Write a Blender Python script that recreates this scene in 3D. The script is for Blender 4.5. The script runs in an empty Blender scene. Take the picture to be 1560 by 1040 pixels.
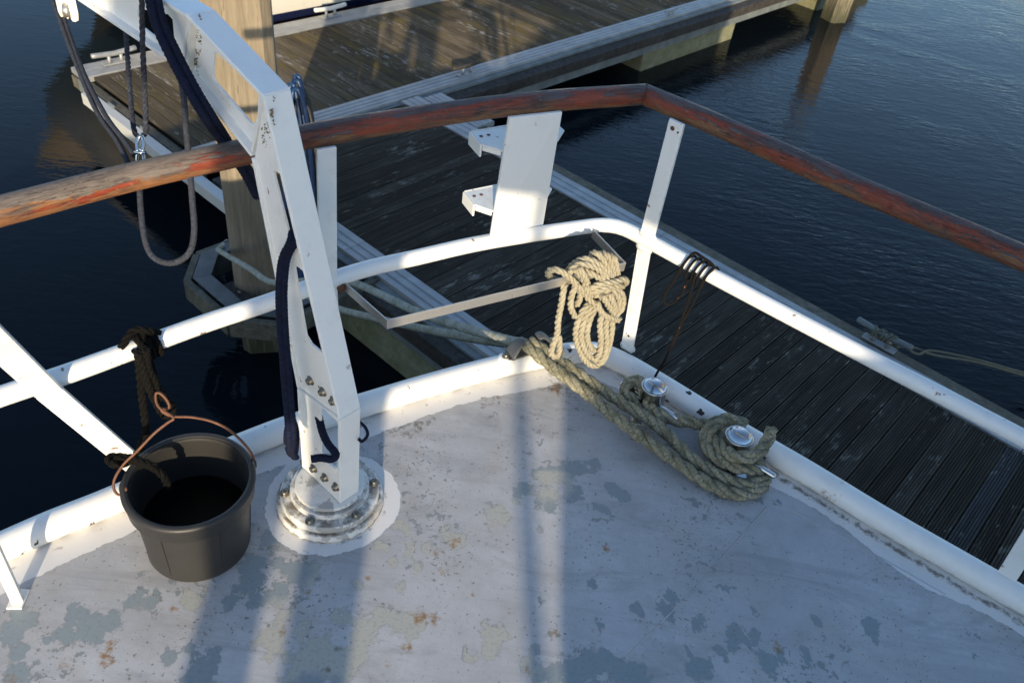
import bpy, bmesh, math, random
import numpy as np
from mathutils import Vector, Matrix
from mathutils.geometry import tessellate_polygon

random.seed(7); rng = np.random.default_rng(7)
scene = bpy.context.scene
COL = scene.collection
R = math.radians

# ------------------------------------------------------------------ camera
cam_d = bpy.data.cameras.new('camera'); cam = bpy.data.objects.new('camera', cam_d); COL.objects.link(cam)
cam_d.sensor_width = 22.3; cam_d.lens = 18.0; cam_d.clip_start = 0.05; cam_d.clip_end = 1500
pitch, roll = R(39.92), R(8.77)
fwd = Vector((0, math.cos(pitch), -math.sin(pitch))); rt0 = Vector((1, 0, 0)); up0 = rt0.cross(fwd)
rt = rt0*math.cos(roll) + up0*math.sin(roll); up = up0*math.cos(roll) - rt0*math.sin(roll)
mw = Matrix((rt, up, -fwd)).transposed().to_4x4(); mw.translation = (0, 0, 1.75)
cam.matrix_world = mw
cam_d.dof.use_dof = True; cam_d.dof.focus_distance = 2.25; cam_d.dof.aperture_fstop = 4.5
scene.camera = cam

# ------------------------------------------------------------------ sky and sun
SUN_EL, SUN_AZ = R(14.3), R(172.27)          # azimuth clockwise from +Y
world = bpy.data.worlds.new('World'); scene.world = world; world.use_nodes = True
wn = world.node_tree
sky = wn.nodes.new('ShaderNodeTexSky'); sky.sky_type = 'NISHITA'; sky.sun_disc = False
sky.sun_elevation = SUN_EL; sky.sun_rotation = SUN_AZ; sky.air_density = 1.0; sky.dust_density = 0.7; sky.ozone_density = 2.6
bg = wn.nodes['Background']; bg.inputs['Strength'].default_value = 0.15
wn.links.new(sky.outputs['Color'], bg.inputs['Color'])
sun_d = bpy.data.lights.new('sun', 'SUN'); sun_d.energy = 3.5; sun_d.angle = R(0.5); sun_d.color = (1.0, 0.84, 0.60)
sun = bpy.data.objects.new('sun', sun_d); COL.objects.link(sun)
sdir = Vector((math.sin(SUN_AZ)*math.cos(SUN_EL), math.cos(SUN_AZ)*math.cos(SUN_EL), math.sin(SUN_EL)))
sun.rotation_euler = sdir.to_track_quat('Z', 'Y').to_euler(); sun.location = (2, -12, 6)
scene.view_settings.view_transform = 'Standard'; scene.view_settings.look = 'None'
scene.view_settings.exposure = 0.86; scene.view_settings.gamma = 1.0; scene.view_settings.use_curve_mapping = False

# ------------------------------------------------------------------ material helper
class Mat:
    def __init__(s, name, rough=0.5, metal=0.0, spec=0.5):
        s.m = bpy.data.materials.new(name); s.m.use_nodes = True; s.t = s.m.node_tree
        s.b = s.t.nodes['Principled BSDF']; s.b.inputs['Roughness'].default_value = rough
        s.b.inputs['Metallic'].default_value = metal; s.b.inputs['Specular IOR Level'].default_value = spec
        s.tc = s.t.nodes.new('ShaderNodeTexCoord')
    def put(s, sock, v):
        if isinstance(v, bpy.types.NodeSocket): s.t.links.new(v, sock)
        elif isinstance(v, (tuple, list)) and len(v) == 3 and sock.type == 'RGBA': sock.default_value = (*v, 1)
        else: sock.default_value = v
    def node(s, typ, ins=None, **kw):
        n = s.t.nodes.new('ShaderNode'+typ)
        for k, v in kw.items(): setattr(n, k, v)
        for k, v in (ins or {}).items(): s.put(n.inputs[k], v)
        return n
    def co(s, kind='Object', scale=(1, 1, 1), rand=False):
        v = s.tc.outputs[kind]
        if rand:
            oi = s.node('ObjectInfo'); c = s.node('Math', {0: oi.outputs['Random'], 1: 57.0}, operation='MULTIPLY')
            a = s.node('VectorMath', {0: v, 1: c.outputs[0]}, operation='ADD'); v = a.outputs[0]
        if scale != (1, 1, 1):
            m = s.node('Mapping', {'Vector': v, 'Scale': scale}); v = m.outputs[0]
        return v
    def noise(s, v, scale, detail=4, rough=0.55, dist=0.0):
        return s.node('TexNoise', {'Vector': v, 'Scale': scale, 'Detail': detail, 'Roughness': rough, 'Distortion': dist}).outputs['Fac']
    def mr(s, f, a, b, c=0.0, d=1.0):
        return s.node('MapRange', {'Value': f, 'From Min': a, 'From Max': b, 'To Min': c, 'To Max': d}).outputs[0]
    def mth(s, op, a, b=0.0): return s.node('Math', {0: a, 1: b}, operation=op).outputs[0]
    def mix(s, f, a, b, mode='MIX'):
        return s.node('MixRGB', {'Fac': f, 'Color1': a, 'Color2': b}, blend_type=mode).outputs[0]
    def attr(s, name): return s.node('Attribute', attribute_name=name).outputs['Fac']
    def rnd(s): return s.node('ObjectInfo').outputs['Random']
    def sep(s, v): return s.node('SeparateXYZ', {0: v}).outputs
    def color(s, v): s.put(s.b.inputs['Base Color'], v); return s
    def rough(s, v): s.put(s.b.inputs['Roughness'], v); return s
    def bump(s, h, strength=0.4, dist=0.002):
        n = s.node('Bump', {'Strength': strength, 'Distance': dist, 'Height': h}); s.t.links.new(n.outputs[0], s.b.inputs['Normal']); return s

def m_white(name, grime=1.0, base=(0.80, 0.80, 0.78)):
    M = Mat(name, 0.38); v = M.co()
    g = M.mr(M.noise(v, 14, 6, 0.65), 0.52, 0.78); g2 = M.mr(M.noise(v, 90, 4, 0.7), 0.6, 0.8)
    c = M.mix(M.mth('MULTIPLY', g, 0.35*grime), base, (0.46, 0.43, 0.37))
    c = M.mix(M.mth('MULTIPLY', g2, 0.30*grime), c, (0.35, 0.32, 0.27))
    rs = M.mth('MULTIPLY', M.mr(M.noise(v, 38, 3, 0.5), 0.70, 0.735), 0.85*grime)
    c = M.mix(rs, c, (0.17, 0.065, 0.02))
    M.color(c).rough(M.mr(g, 0, 1, 0.32, 0.6)); M.bump(M.noise(v, 60, 3), 0.12, 0.002)
    return M.m
W_PAINT = m_white('white_paint', 0.95)
W_CLEAN = m_white('white_paint_clean', 0.5)
W_DIRTY = m_white('white_paint_dirty', 1.9, (0.78, 0.77, 0.73))

def m_toe():
    M = Mat('toe_rail_paint', 0.38); v = M.co()
    g = M.mr(M.noise(v, 9, 6, 0.65), 0.5, 0.8); c = M.mix(M.mth('MULTIPLY', g, 0.3), (0.80, 0.79, 0.76), (0.5, 0.46, 0.38))
    nz = M.sep(M.node('NewGeometry').outputs['Normal'])[2]
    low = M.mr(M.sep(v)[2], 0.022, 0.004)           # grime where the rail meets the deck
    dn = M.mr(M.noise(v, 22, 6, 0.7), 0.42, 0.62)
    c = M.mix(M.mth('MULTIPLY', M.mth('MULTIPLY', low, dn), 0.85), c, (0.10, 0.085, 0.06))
    rs = M.mr(M.noise(v, 5.5, 5, 0.6), 0.615, 0.67); r2 = M.mr(M.noise(v, 60, 4, 0.7), 0.46, 0.60)
    c = M.mix(M.mth('MULTIPLY', M.mth('MULTIPLY', rs, r2), 0.9), c, (0.30, 0.13, 0.035))
    ch = M.mr(M.noise(v, 24, 3, 0.5), 0.70, 0.715)
    c = M.mix(ch, c, (0.035, 0.02, 0.014))
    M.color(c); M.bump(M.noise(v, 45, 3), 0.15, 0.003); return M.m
TOE = m_toe()

def m_teak():
    M = Mat('weathered_teak', 0.5); u = M.co('UV', (5, 34, 1)); u2 = M.co('UV', (26, 260, 1)); ub = M.co('UV', (9, 16, 1))
    nz = M.sep(M.node('NewGeometry').outputs['Normal'])[2]
    grain = M.mr(M.noise(u2, 1.0, 8, 0.75), 0.25, 0.75)
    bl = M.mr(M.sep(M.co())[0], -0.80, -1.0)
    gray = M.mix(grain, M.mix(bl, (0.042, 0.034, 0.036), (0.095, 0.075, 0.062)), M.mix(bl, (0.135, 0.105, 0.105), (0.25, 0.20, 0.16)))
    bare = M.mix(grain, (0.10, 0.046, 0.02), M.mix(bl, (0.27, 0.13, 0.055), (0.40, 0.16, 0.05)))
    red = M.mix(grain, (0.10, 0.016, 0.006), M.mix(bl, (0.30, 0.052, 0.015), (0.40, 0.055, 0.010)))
    b1 = M.noise(M.co('UV', (7, 22, 1)), 1.0, 11, 0.76, 0.4); b2 = M.noise(u, 1.0, 11, 0.76, 0.4)
    upf = M.mr(nz, -0.35, 0.75)
    c = M.mix(M.mr(M.mth('ADD', upf, M.mr(b1, 0.3, 0.7, -0.75, 0.75)), 0.47, 0.54), bare, gray)
    rf = M.mr(M.mth('SUBTRACT', b2, M.mth('MULTIPLY', M.mth('ABSOLUTE', M.mth('SUBTRACT', nz, 0.25)), 0.16)), 0.435, 0.462)
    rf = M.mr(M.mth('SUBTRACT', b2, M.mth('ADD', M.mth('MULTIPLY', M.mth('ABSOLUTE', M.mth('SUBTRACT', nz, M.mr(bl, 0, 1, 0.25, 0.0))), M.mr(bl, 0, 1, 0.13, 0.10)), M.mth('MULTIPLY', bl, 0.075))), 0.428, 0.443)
    c = M.mix(rf, c, red)
    dk = M.mr(M.noise(M.co('UV', (7, 40, 1)), 1.0, 8, 0.7), 0.50, 0.60)
    c = M.mix(M.mth('MULTIPLY', dk, 0.75), c, (0.05, 0.035, 0.03))
    crk = M.mr(M.mth('ABSOLUTE', M.mth('SUBTRACT', M.noise(M.co('UV', (9, 120, 1)), 1.0, 5, 0.6, 0.3), 0.5)), 0.018, 0.006)
    cm = M.mr(M.noise(M.co('UV', (4, 10, 1)), 1.0, 4), 0.46, 0.56); ck = M.mth('MULTIPLY', crk, cm); c = M.mix(M.mth('MULTIPLY', ck, 0.8), c, (0.022, 0.015, 0.012))
    fl = M.mr(M.noise(M.co('UV', (60, 110, 1)), 1.0, 4, 0.7), 0.60, 0.66); c = M.mix(M.mth('MULTIPLY', fl, 0.45), c, (0.26, 0.20, 0.15))
    M.color(c).rough(M.mr(rf, 0, 1, 0.62, 0.36)); M.bump(M.mth('SUBTRACT', M.mth('ADD', M.mth('MULTIPLY', grain, 0.6), rf), ck), 0.6, 0.003); return M.m
TEAK = m_teak()

def m_deck():
    M = Mat('deck_paint', 0.5); v = M.co()
    n1 = M.noise(v, 26, 8, 0.68, 0.2); n2 = M.noise(v, 2.2, 5, 0.6); n3 = M.noise(v, 120, 3, 0.6)
    base = M.mix(M.mr(n2, 0.35, 0.7), (0.395, 0.392, 0.398), (0.54, 0.535, 0.54))
    scr = M.noise(M.co('Object', (5, 60, 1)), 1.0, 6, 0.7); scr2 = M.noise(M.co('Object', (70, 9, 1)), 1.0, 6, 0.7)
    base = M.mix(M.mth('MULTIPLY', M.mr(scr, 0.56, 0.74), 0.30), base, (0.27, 0.26, 0.24))
    base = M.mix(M.mth('MULTIPLY', M.mr(scr2, 0.58, 0.76), 0.22), base, (0.29, 0.27, 0.25))
    d1 = M.mr(M.noise(v, 6, 7, 0.7), 0.54, 0.72)
    base = M.mix(M.mth('MULTIPLY', d1, 0.38), base, (0.24, 0.23, 0.21))
    smu = M.mr(M.noise(M.node('Mapping', {'Vector': v, 'Rotation': (0, 0, R(35)), 'Scale': (2.2, 9, 1)}).outputs[0], 1.0, 7, 0.72, 0.8), 0.50, 0.70)
    base = M.mix(M.mth('MULTIPLY', smu, 0.75), base, (0.25, 0.245, 0.24))
    mot = M.mr(M.noise(v, 11, 8, 0.75), 0.38, 0.66); base = M.mix(M.mth('MULTIPLY', mot, 0.42), base, (0.30, 0.295, 0.29))
    fin = M.mr(M.noise(v, 160, 4, 0.75), 0.54, 0.74); base = M.mix(M.mth('MULTIPLY', fin, 0.40), base, (0.24, 0.23, 0.22))
    hair = M.mr(M.mth('ABSOLUTE', M.mth('SUBTRACT', M.noise(v, 7, 3, 0.5, 1.2), 0.5)), 0.0035, 0.0)
    hm = M.mr(M.noise(v, 3.1, 3), 0.55, 0.62); base = M.mix(M.mth('MULTIPLY', M.mth('MULTIPLY', hair, hm), 0.6), base, (0.16, 0.15, 0.13))
    tan = M.mr(M.noise(v, 4.2, 7, 0.72, 0.6), 0.50, 0.68); base = M.mix(M.mth('MULTIPLY', tan, 0.34), base, (0.36, 0.32, 0.26))
    chip = M.mr(M.mth('MULTIPLY', M.noise(v, 34, 5, 0.65), M.mr(M.noise(v, 3.4, 3), 0.42, 0.62, 0.76, 1.14)), 0.625, 0.645)
    base = M.mix(chip, base, (0.24, 0.255, 0.25))
    spk = M.mr(M.mth('ADD', M.noise(v, 95, 3, 0.6), M.mr(M.noise(v, 4, 3), 0.35, 0.65, -0.05, 0.04)), 0.635, 0.66); base = M.mix(M.mth('MULTIPLY', spk, 0.7), base, (0.13, 0.105, 0.08))
    # flaked spots, with their ragged edge
    peel = M.mr(M.mth('ADD', M.attr('peel'), M.mr(n1, 0.25, 0.75, -0.42, 0.42)), 0.485, 0.515)
    tone = M.noise(v, 5.0, 4, 0.6)
    under = M.mix(M.mr(M.mth('ADD', M.attr('cream'), M.mr(tone, 0.3, 0.7, -0.35, 0.35)), 0.40, 0.60), (0.25, 0.285, 0.295), (0.41, 0.40, 0.35))
    under = M.mix(M.mth('MULTIPLY', M.mr(n3, 0.5, 0.75), 0.4), under, (0.15, 0.14, 0.12))
    c = M.mix(peel, base, under)
    edge = M.mth('MULTIPLY', M.mr(M.mth('ADD', M.attr('peel'), M.mr(n1, 0.25, 0.75, -0.42, 0.42)), 0.43, 0.49), M.mth('SUBTRACT', 1.0, peel))
    c = M.mix(M.mth('MULTIPLY', edge, 0.45), c, (0.17, 0.16, 0.14))
    ru = M.mr(M.mth('ADD', M.attr('rust'), M.mr(M.noise(v, 60, 6, 0.7), 0.25, 0.75, -0.5, 0.5)), 0.35, 0.75)
    c = M.mix(ru, c, M.mix(M.noise(v, 90, 3), (0.17, 0.085, 0.036), (0.38, 0.25, 0.12)))
    di = M.mr(M.mth('ADD', M.attr('dirt'), M.mr(M.noise(v, 40, 6, 0.7), 0.25, 0.75, -0.45, 0.45)), 0.4, 0.7)
    wh = M.mr(M.mth('ADD', M.attr('white'), M.mr(n1, 0.25, 0.75, -0.14, 0.14)), 0.49, 0.51)
    wcol = M.mix(M.mth('MULTIPLY', d1, 0.25), (0.72, 0.70, 0.68), (0.45, 0.42, 0.36))
    c = M.mix(wh, c, wcol)
    c = M.mix(M.mth('MULTIPLY', di, 0.85), c, (0.11, 0.09, 0.06))
    M.color(c).rough(M.mr(n2, 0.3, 0.7, 0.42, 0.6))
    hgt = M.mth('ADD', M.mth('MULTIPLY', peel, -1.0), M.mth('ADD', M.mth('MULTIPLY', wh, 0.8), M.mth('MULTIPLY', n1, 0.25)))
    M.bump(hgt, 0.45, 0.0015); return M.m
DECK = m_deck()

def m_plank(name, dark, light, fleck, mossy):
    M = Mat(name, 0.88, spec=0.08); v = M.co('Object', (1, 1, 1), True)
    vs = M.co('Object', (40, 2.5, 40), True)
    g = M.noise(vs, 1.0, 6, 0.65); c = M.mix(M.mr(g, 0.3, 0.7), dark, light)
    c = M.mix(M.mth('MULTIPLY', M.mr(M.rnd(), 0, 1, 0.0, 0.65), 1.0), c, tuple(x*0.6 for x in dark))
    fl = M.mr(M.mth('ADD', M.noise(M.co('Object', (30, 8, 30), True), 1.0, 6, 0.7), M.mr(M.noise(v, 1.3, 3), 0.35, 0.65, -0.10, 0.06)), 0.575, 0.70)
    c = M.mix(M.mth('MULTIPLY', fl, 0.85), c, fleck)
    mo = M.mr(M.noise(v, 2.5, 4, 0.6), 0.5, 0.7); c = M.mix(M.mth('MULTIPLY', mo, 0.6), c, mossy)
    z = M.sep(M.tc.outputs['Object'])[2]; c = M.mix(M.mr(z, -0.0015, -0.0045, 0, 0.6), c, (0.012, 0.011, 0.01))
    M.color(c); M.bump(g, 0.5, 0.002); return M.m
PLK_D = m_plank('dark_wet_planks', (0.037, 0.031, 0.024), (0.122, 0.105, 0.084), (0.27, 0.255, 0.21), (0.042, 0.040, 0.027))
PLK_P = m_plank('pale_plank', (0.042, 0.041, 0.041), (0.115, 0.112, 0.108), (0.20, 0.20, 0.18), (0.04, 0.04, 0.03))
PLK_L = m_plank('brown_planks', (0.075, 0.060, 0.042), (0.235, 0.19, 0.135), (0.42, 0.40, 0.35), (0.15, 0.115, 0.035))

def m_alu(name, a, b, metal=0.35):
    M = Mat(name, 0.48, metal); v = M.co(); st = M.noise(M.co('Object', (2, 2, 2)), 3, 6, 0.6)
    c = M.mix(M.mr(st, 0.35, 0.7), a, b); c = M.mix(M.mth('MULTIPLY', M.mr(M.noise(v, 35, 5, 0.7), 0.55, 0.75), 0.4), c, (0.16, 0.15, 0.12))
    M.color(c); M.bump(M.noise(v, 80, 3), 0.15, 0.002); return M.m
ALU = m_alu('weathered_aluminium', (0.30, 0.30, 0.30), (0.43, 0.43, 0.42))
STEEL_G = m_alu('galvanised_steel', (0.13, 0.145, 0.145), (0.24, 0.26, 0.255), 0.15)

def m_timber(name, a, b, along=(1, 1, 1), green=None, sc=1.0):
    M = Mat(name, 0.75, spec=0.3); v = M.co('Object', along); g = M.noise(v, 6*sc, 7, 0.65, 0.4)
    c = M.mix(M.mr(g, 0.32, 0.68), a, b); bl = M.noise(M.co(), 1.6, 4); c = M.mix(M.mth('MULTIPLY', M.mr(bl, 0.45, 0.7), 0.45), c, tuple(x*0.75 for x in a))
    cr = M.mr(M.noise(v, 16*sc, 4, 0.6), 0.62, 0.68); c = M.mix(M.mth('MULTIPLY', cr, 0.5), c, tuple(x*0.35 for x in a))
    if green:
        zz = M.sep(M.co())[2]; c = M.mix(M.mr(M.mth('ADD', zz, M.mr(g, 0.3, 0.7, -0.2, 0.2)), green[0], green[1]), c, green[2])
    M.color(c); M.bump(g, 0.5, 0.004); return M.m
PILE = m_timber('pile_timber', (0.17, 0.137, 0.093), (0.31, 0.255, 0.18), (7, 7, 0.55), (1.45, 1.05, (0.06, 0.06, 0.035)))
STEEL_D = m_alu('dull_collar_steel', (0.06, 0.068, 0.072), (0.125, 0.14, 0.145), 0.1)
FENDER = m_timber('fender_timber', (0.020, 0.018, 0.016), (0.075, 0.064, 0.054), (3, 3, 3))
FENDER_B = m_timber('fender_board_timber', (0.07, 0.062, 0.045), (0.17, 0.15, 0.11), (3, 3, 3))

def m_conc():
    M = Mat('algae_concrete', 0.85); v = M.co(); n = M.noise(v, 7, 7, 0.65); c = M.mix(M.mr(n, 0.3, 0.7), (0.13, 0.13, 0.065), (0.25, 0.245, 0.16))
    d = M.mr(M.noise(v, 26, 6, 0.7), 0.5, 0.7); c = M.mix(M.mth('MULTIPLY', d, 0.5), c, (0.07, 0.075, 0.03))
    M.color(c); M.bump(n, 0.5, 0.006); return M.m
CONC = m_conc()

def m_plain(name, col, rough=0.5, metal=0.0, var=0.3, sc=40, bump=0.1):
    M = Mat(name, rough, metal); n = M.noise(M.co(), sc, 5, 0.6)
    M.color(M.mix(M.mr(n, 0.3, 0.7, 0, var), col, tuple(x*0.45 for x in col))); M.bump(n, bump, 0.002)
    M.rough(M.mr(n, 0.3, 0.7, max(rough-0.06, 0.03), rough+0.1)); return M.m
STAINLESS = m_plain('polished_stainless', (0.62, 0.61, 0.60), 0.13, 1.0, 0.12, 60, 0.02)
BRUSHED = m_plain('brushed_stainless', (0.62, 0.58, 0.52), 0.32, 0.75, 0.2, 90, 0.05)
BOLT = m_plain('bolt_steel', (0.24, 0.22, 0.18), 0.38, 0.85, 0.5, 120)
HORN = m_plain('dark_weathered_chock', (0.12, 0.12, 0.12), 0.45, 0.3, 0.4, 50)
PLASTIC = m_plain('black_bucket_plastic', (0.027, 0.0255, 0.024), 0.5, 0.0, 0.3, 12, 0.06)
WIRE = m_plain('rusty_coppery_wire', (0.155, 0.062, 0.030), 0.6, 0.15, 0.6, 60)
HULLT = m_plain('tan_paint', (0.62, 0.50, 0.34), 0.55, 0, 0.15, 3, 0.0)
NAVY = m_plain('navy_boot_stripe', (0.012, 0.018, 0.06), 0.3)
HULLW = m_plain('cream_hull_gelcoat', (0.72, 0.68, 0.60), 0.25, 0, 0.06, 2, 0.0)
REDAF = m_plain('dark_antifouling', (0.05, 0.014, 0.010), 0.6)
HULLD = m_plain('dark_hull_paint', (0.015, 0.017, 0.02), 0.4)
RUBBER = m_plain('black_rubber', (0.012, 0.012, 0.012), 0.55)
BUCKET_DARK = m_plain('bucket_dark_disc', (0.002, 0.002, 0.002), 0.35, 0, 0.1, 10, 0.0)  # near-black standing in for shade inside the bucket
BUCKET_DARK.node_tree.nodes['Principled BSDF'].inputs['Specular IOR Level'].default_value = 0.12
HOSEB = m_plain('blue_hose', (0.012, 0.045, 0.125), 0.38, 0, 0.3, 8)
def m_base():
    M = Mat('worn_base_paint', 0.5, 0.0); v = M.co(); z = M.sep(v)[2]
    n = M.noise(v, 22, 8, 0.72, 0.5); n2 = M.noise(v, 70, 6, 0.72); n3 = M.noise(v, 9, 4, 0.6)
    c = M.mix(M.mth('MULTIPLY', M.mr(n2, 0.45, 0.72), 0.35), (0.70, 0.69, 0.66), (0.36, 0.34, 0.30))
    bare = M.mr(M.mth('ADD', n, M.mr(n3, 0.35, 0.65, -0.10, 0.10)), 0.53, 0.57); c = M.mix(M.mth('MULTIPLY', bare, 0.8), c, M.mix(n2, (0.20, 0.19, 0.175), (0.44, 0.43, 0.41)))
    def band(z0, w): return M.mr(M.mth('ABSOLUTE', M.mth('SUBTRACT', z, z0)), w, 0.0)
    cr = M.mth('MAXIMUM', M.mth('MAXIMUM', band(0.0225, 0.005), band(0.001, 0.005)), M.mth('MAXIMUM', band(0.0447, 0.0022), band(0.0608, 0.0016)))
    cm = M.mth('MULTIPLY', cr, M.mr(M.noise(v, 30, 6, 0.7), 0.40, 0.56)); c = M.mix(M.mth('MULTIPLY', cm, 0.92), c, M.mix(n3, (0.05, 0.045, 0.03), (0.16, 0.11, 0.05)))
    M.color(c); M.bump(M.mth('SUBTRACT', n, bare), 0.3, 0.002); return M.m
BASEM = m_base()
MOSS = m_plain('moss', (0.23, 0.18, 0.085), 0.95, 0, 0.7, 200, 0.5)
SCREENP = m_plain('shade_screen_paint', (0.55, 0.55, 0.53), 0.5, 0, 0.1, 5)

def m_rope(name, a, b, dirt, amt, sc=1.0):
    M = Mat(name, 0.9, spec=0.15); u = M.co('UV', (160*sc, 60*sc, 1)); n = M.noise(u, 1.0, 5, 0.7)
    c = M.mix(M.mr(n, 0.3, 0.7), a, b); d = M.mr(M.noise(M.co(), 22, 5, 0.65), 0.42, 0.66)
    c = M.mix(M.mth('MULTIPLY', d, amt), c, dirt); M.color(c); M.bump(n, 0.9, 0.004); return M.m
ROPE_C = m_rope('cream_rope', (0.255, 0.225, 0.158), (0.50, 0.455, 0.34), (0.30, 0.24, 0.14), 0.45)
ROPE_G = m_rope('weathered_green_rope', (0.075, 0.069, 0.042), (0.47, 0.44, 0.32), (0.075, 0.072, 0.038), 0.65)
ROPE_W = m_rope('pale_braid', (0.26, 0.26, 0.22), (0.52, 0.51, 0.44), (0.16, 0.16, 0.10), 0.6)
ROPE_B = m_rope('black_rope', (0.001, 0.001, 0.001), (0.0075, 0.0066, 0.0056), (0.003, 0.003, 0.002), 0.5)
ROPE_S = m_rope('slate_rope', (0.016, 0.020, 0.034), (0.070, 0.076, 0.095), (0.035, 0.032, 0.030), 0.5)
ROPE_N = m_rope('navy_strap', (0.004, 0.006, 0.016), (0.013, 0.018, 0.045), (0.012, 0.012, 0.018), 0.4)
ROPE_K = m_rope('pale_green_line', (0.085, 0.085, 0.06), (0.20, 0.195, 0.145), (0.12, 0.12, 0.07), 0.5)
def m_fleck():
    M = Mat('black_cord_with_orange_flecks', 0.85, spec=0.2); u = M.co('UV', (55, 95, 1))
    f = M.mr(M.noise(u, 1.0, 1, 0.4), 0.735, 0.755); M.color(M.mix(f, (0.006, 0.005, 0.0045), (0.5, 0.2, 0.09))); return M.m
CORD = m_fleck()

def m_water():
    M = Mat('harbour_water', 0.03, spec=0.19); M.b.inputs['IOR'].default_value = 1.33
    M.color((0.004, 0.007, 0.010))
    v1 = M.node('Mapping', {'Vector': M.co(), 'Rotation': (0, 0, R(25)), 'Scale': (3.6, 11, 1)}).outputs[0]
    v2 = M.node('Mapping', {'Vector': M.co(), 'Rotation': (0, 0, R(-12)), 'Scale': (9, 26, 1)}).outputs[0]
    a = M.noise(v1, 1.0, 3, 0.55, 0.6); b = M.noise(v2, 1.0, 2, 0.5, 0.4); c = M.noise(M.co(), 0.45, 3, 0.6, 1.0)
    hgt = M.mth('ADD', M.mth('MULTIPLY', a, 0.7), M.mth('MULTIPLY', b, 0.35))
    hgt = M.mth('MULTIPLY', hgt, M.mr(c, 0.32, 0.66, 0.25, 1.15))
    lee = M.mr(M.sep(M.co())[0], -2.5, 2.0, 0.25, 0.78); hgt = M.mth('MULTIPLY', hgt, lee); M.bump(hgt, 0.6, 0.021); return M.m
WATER = m_water()

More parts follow.
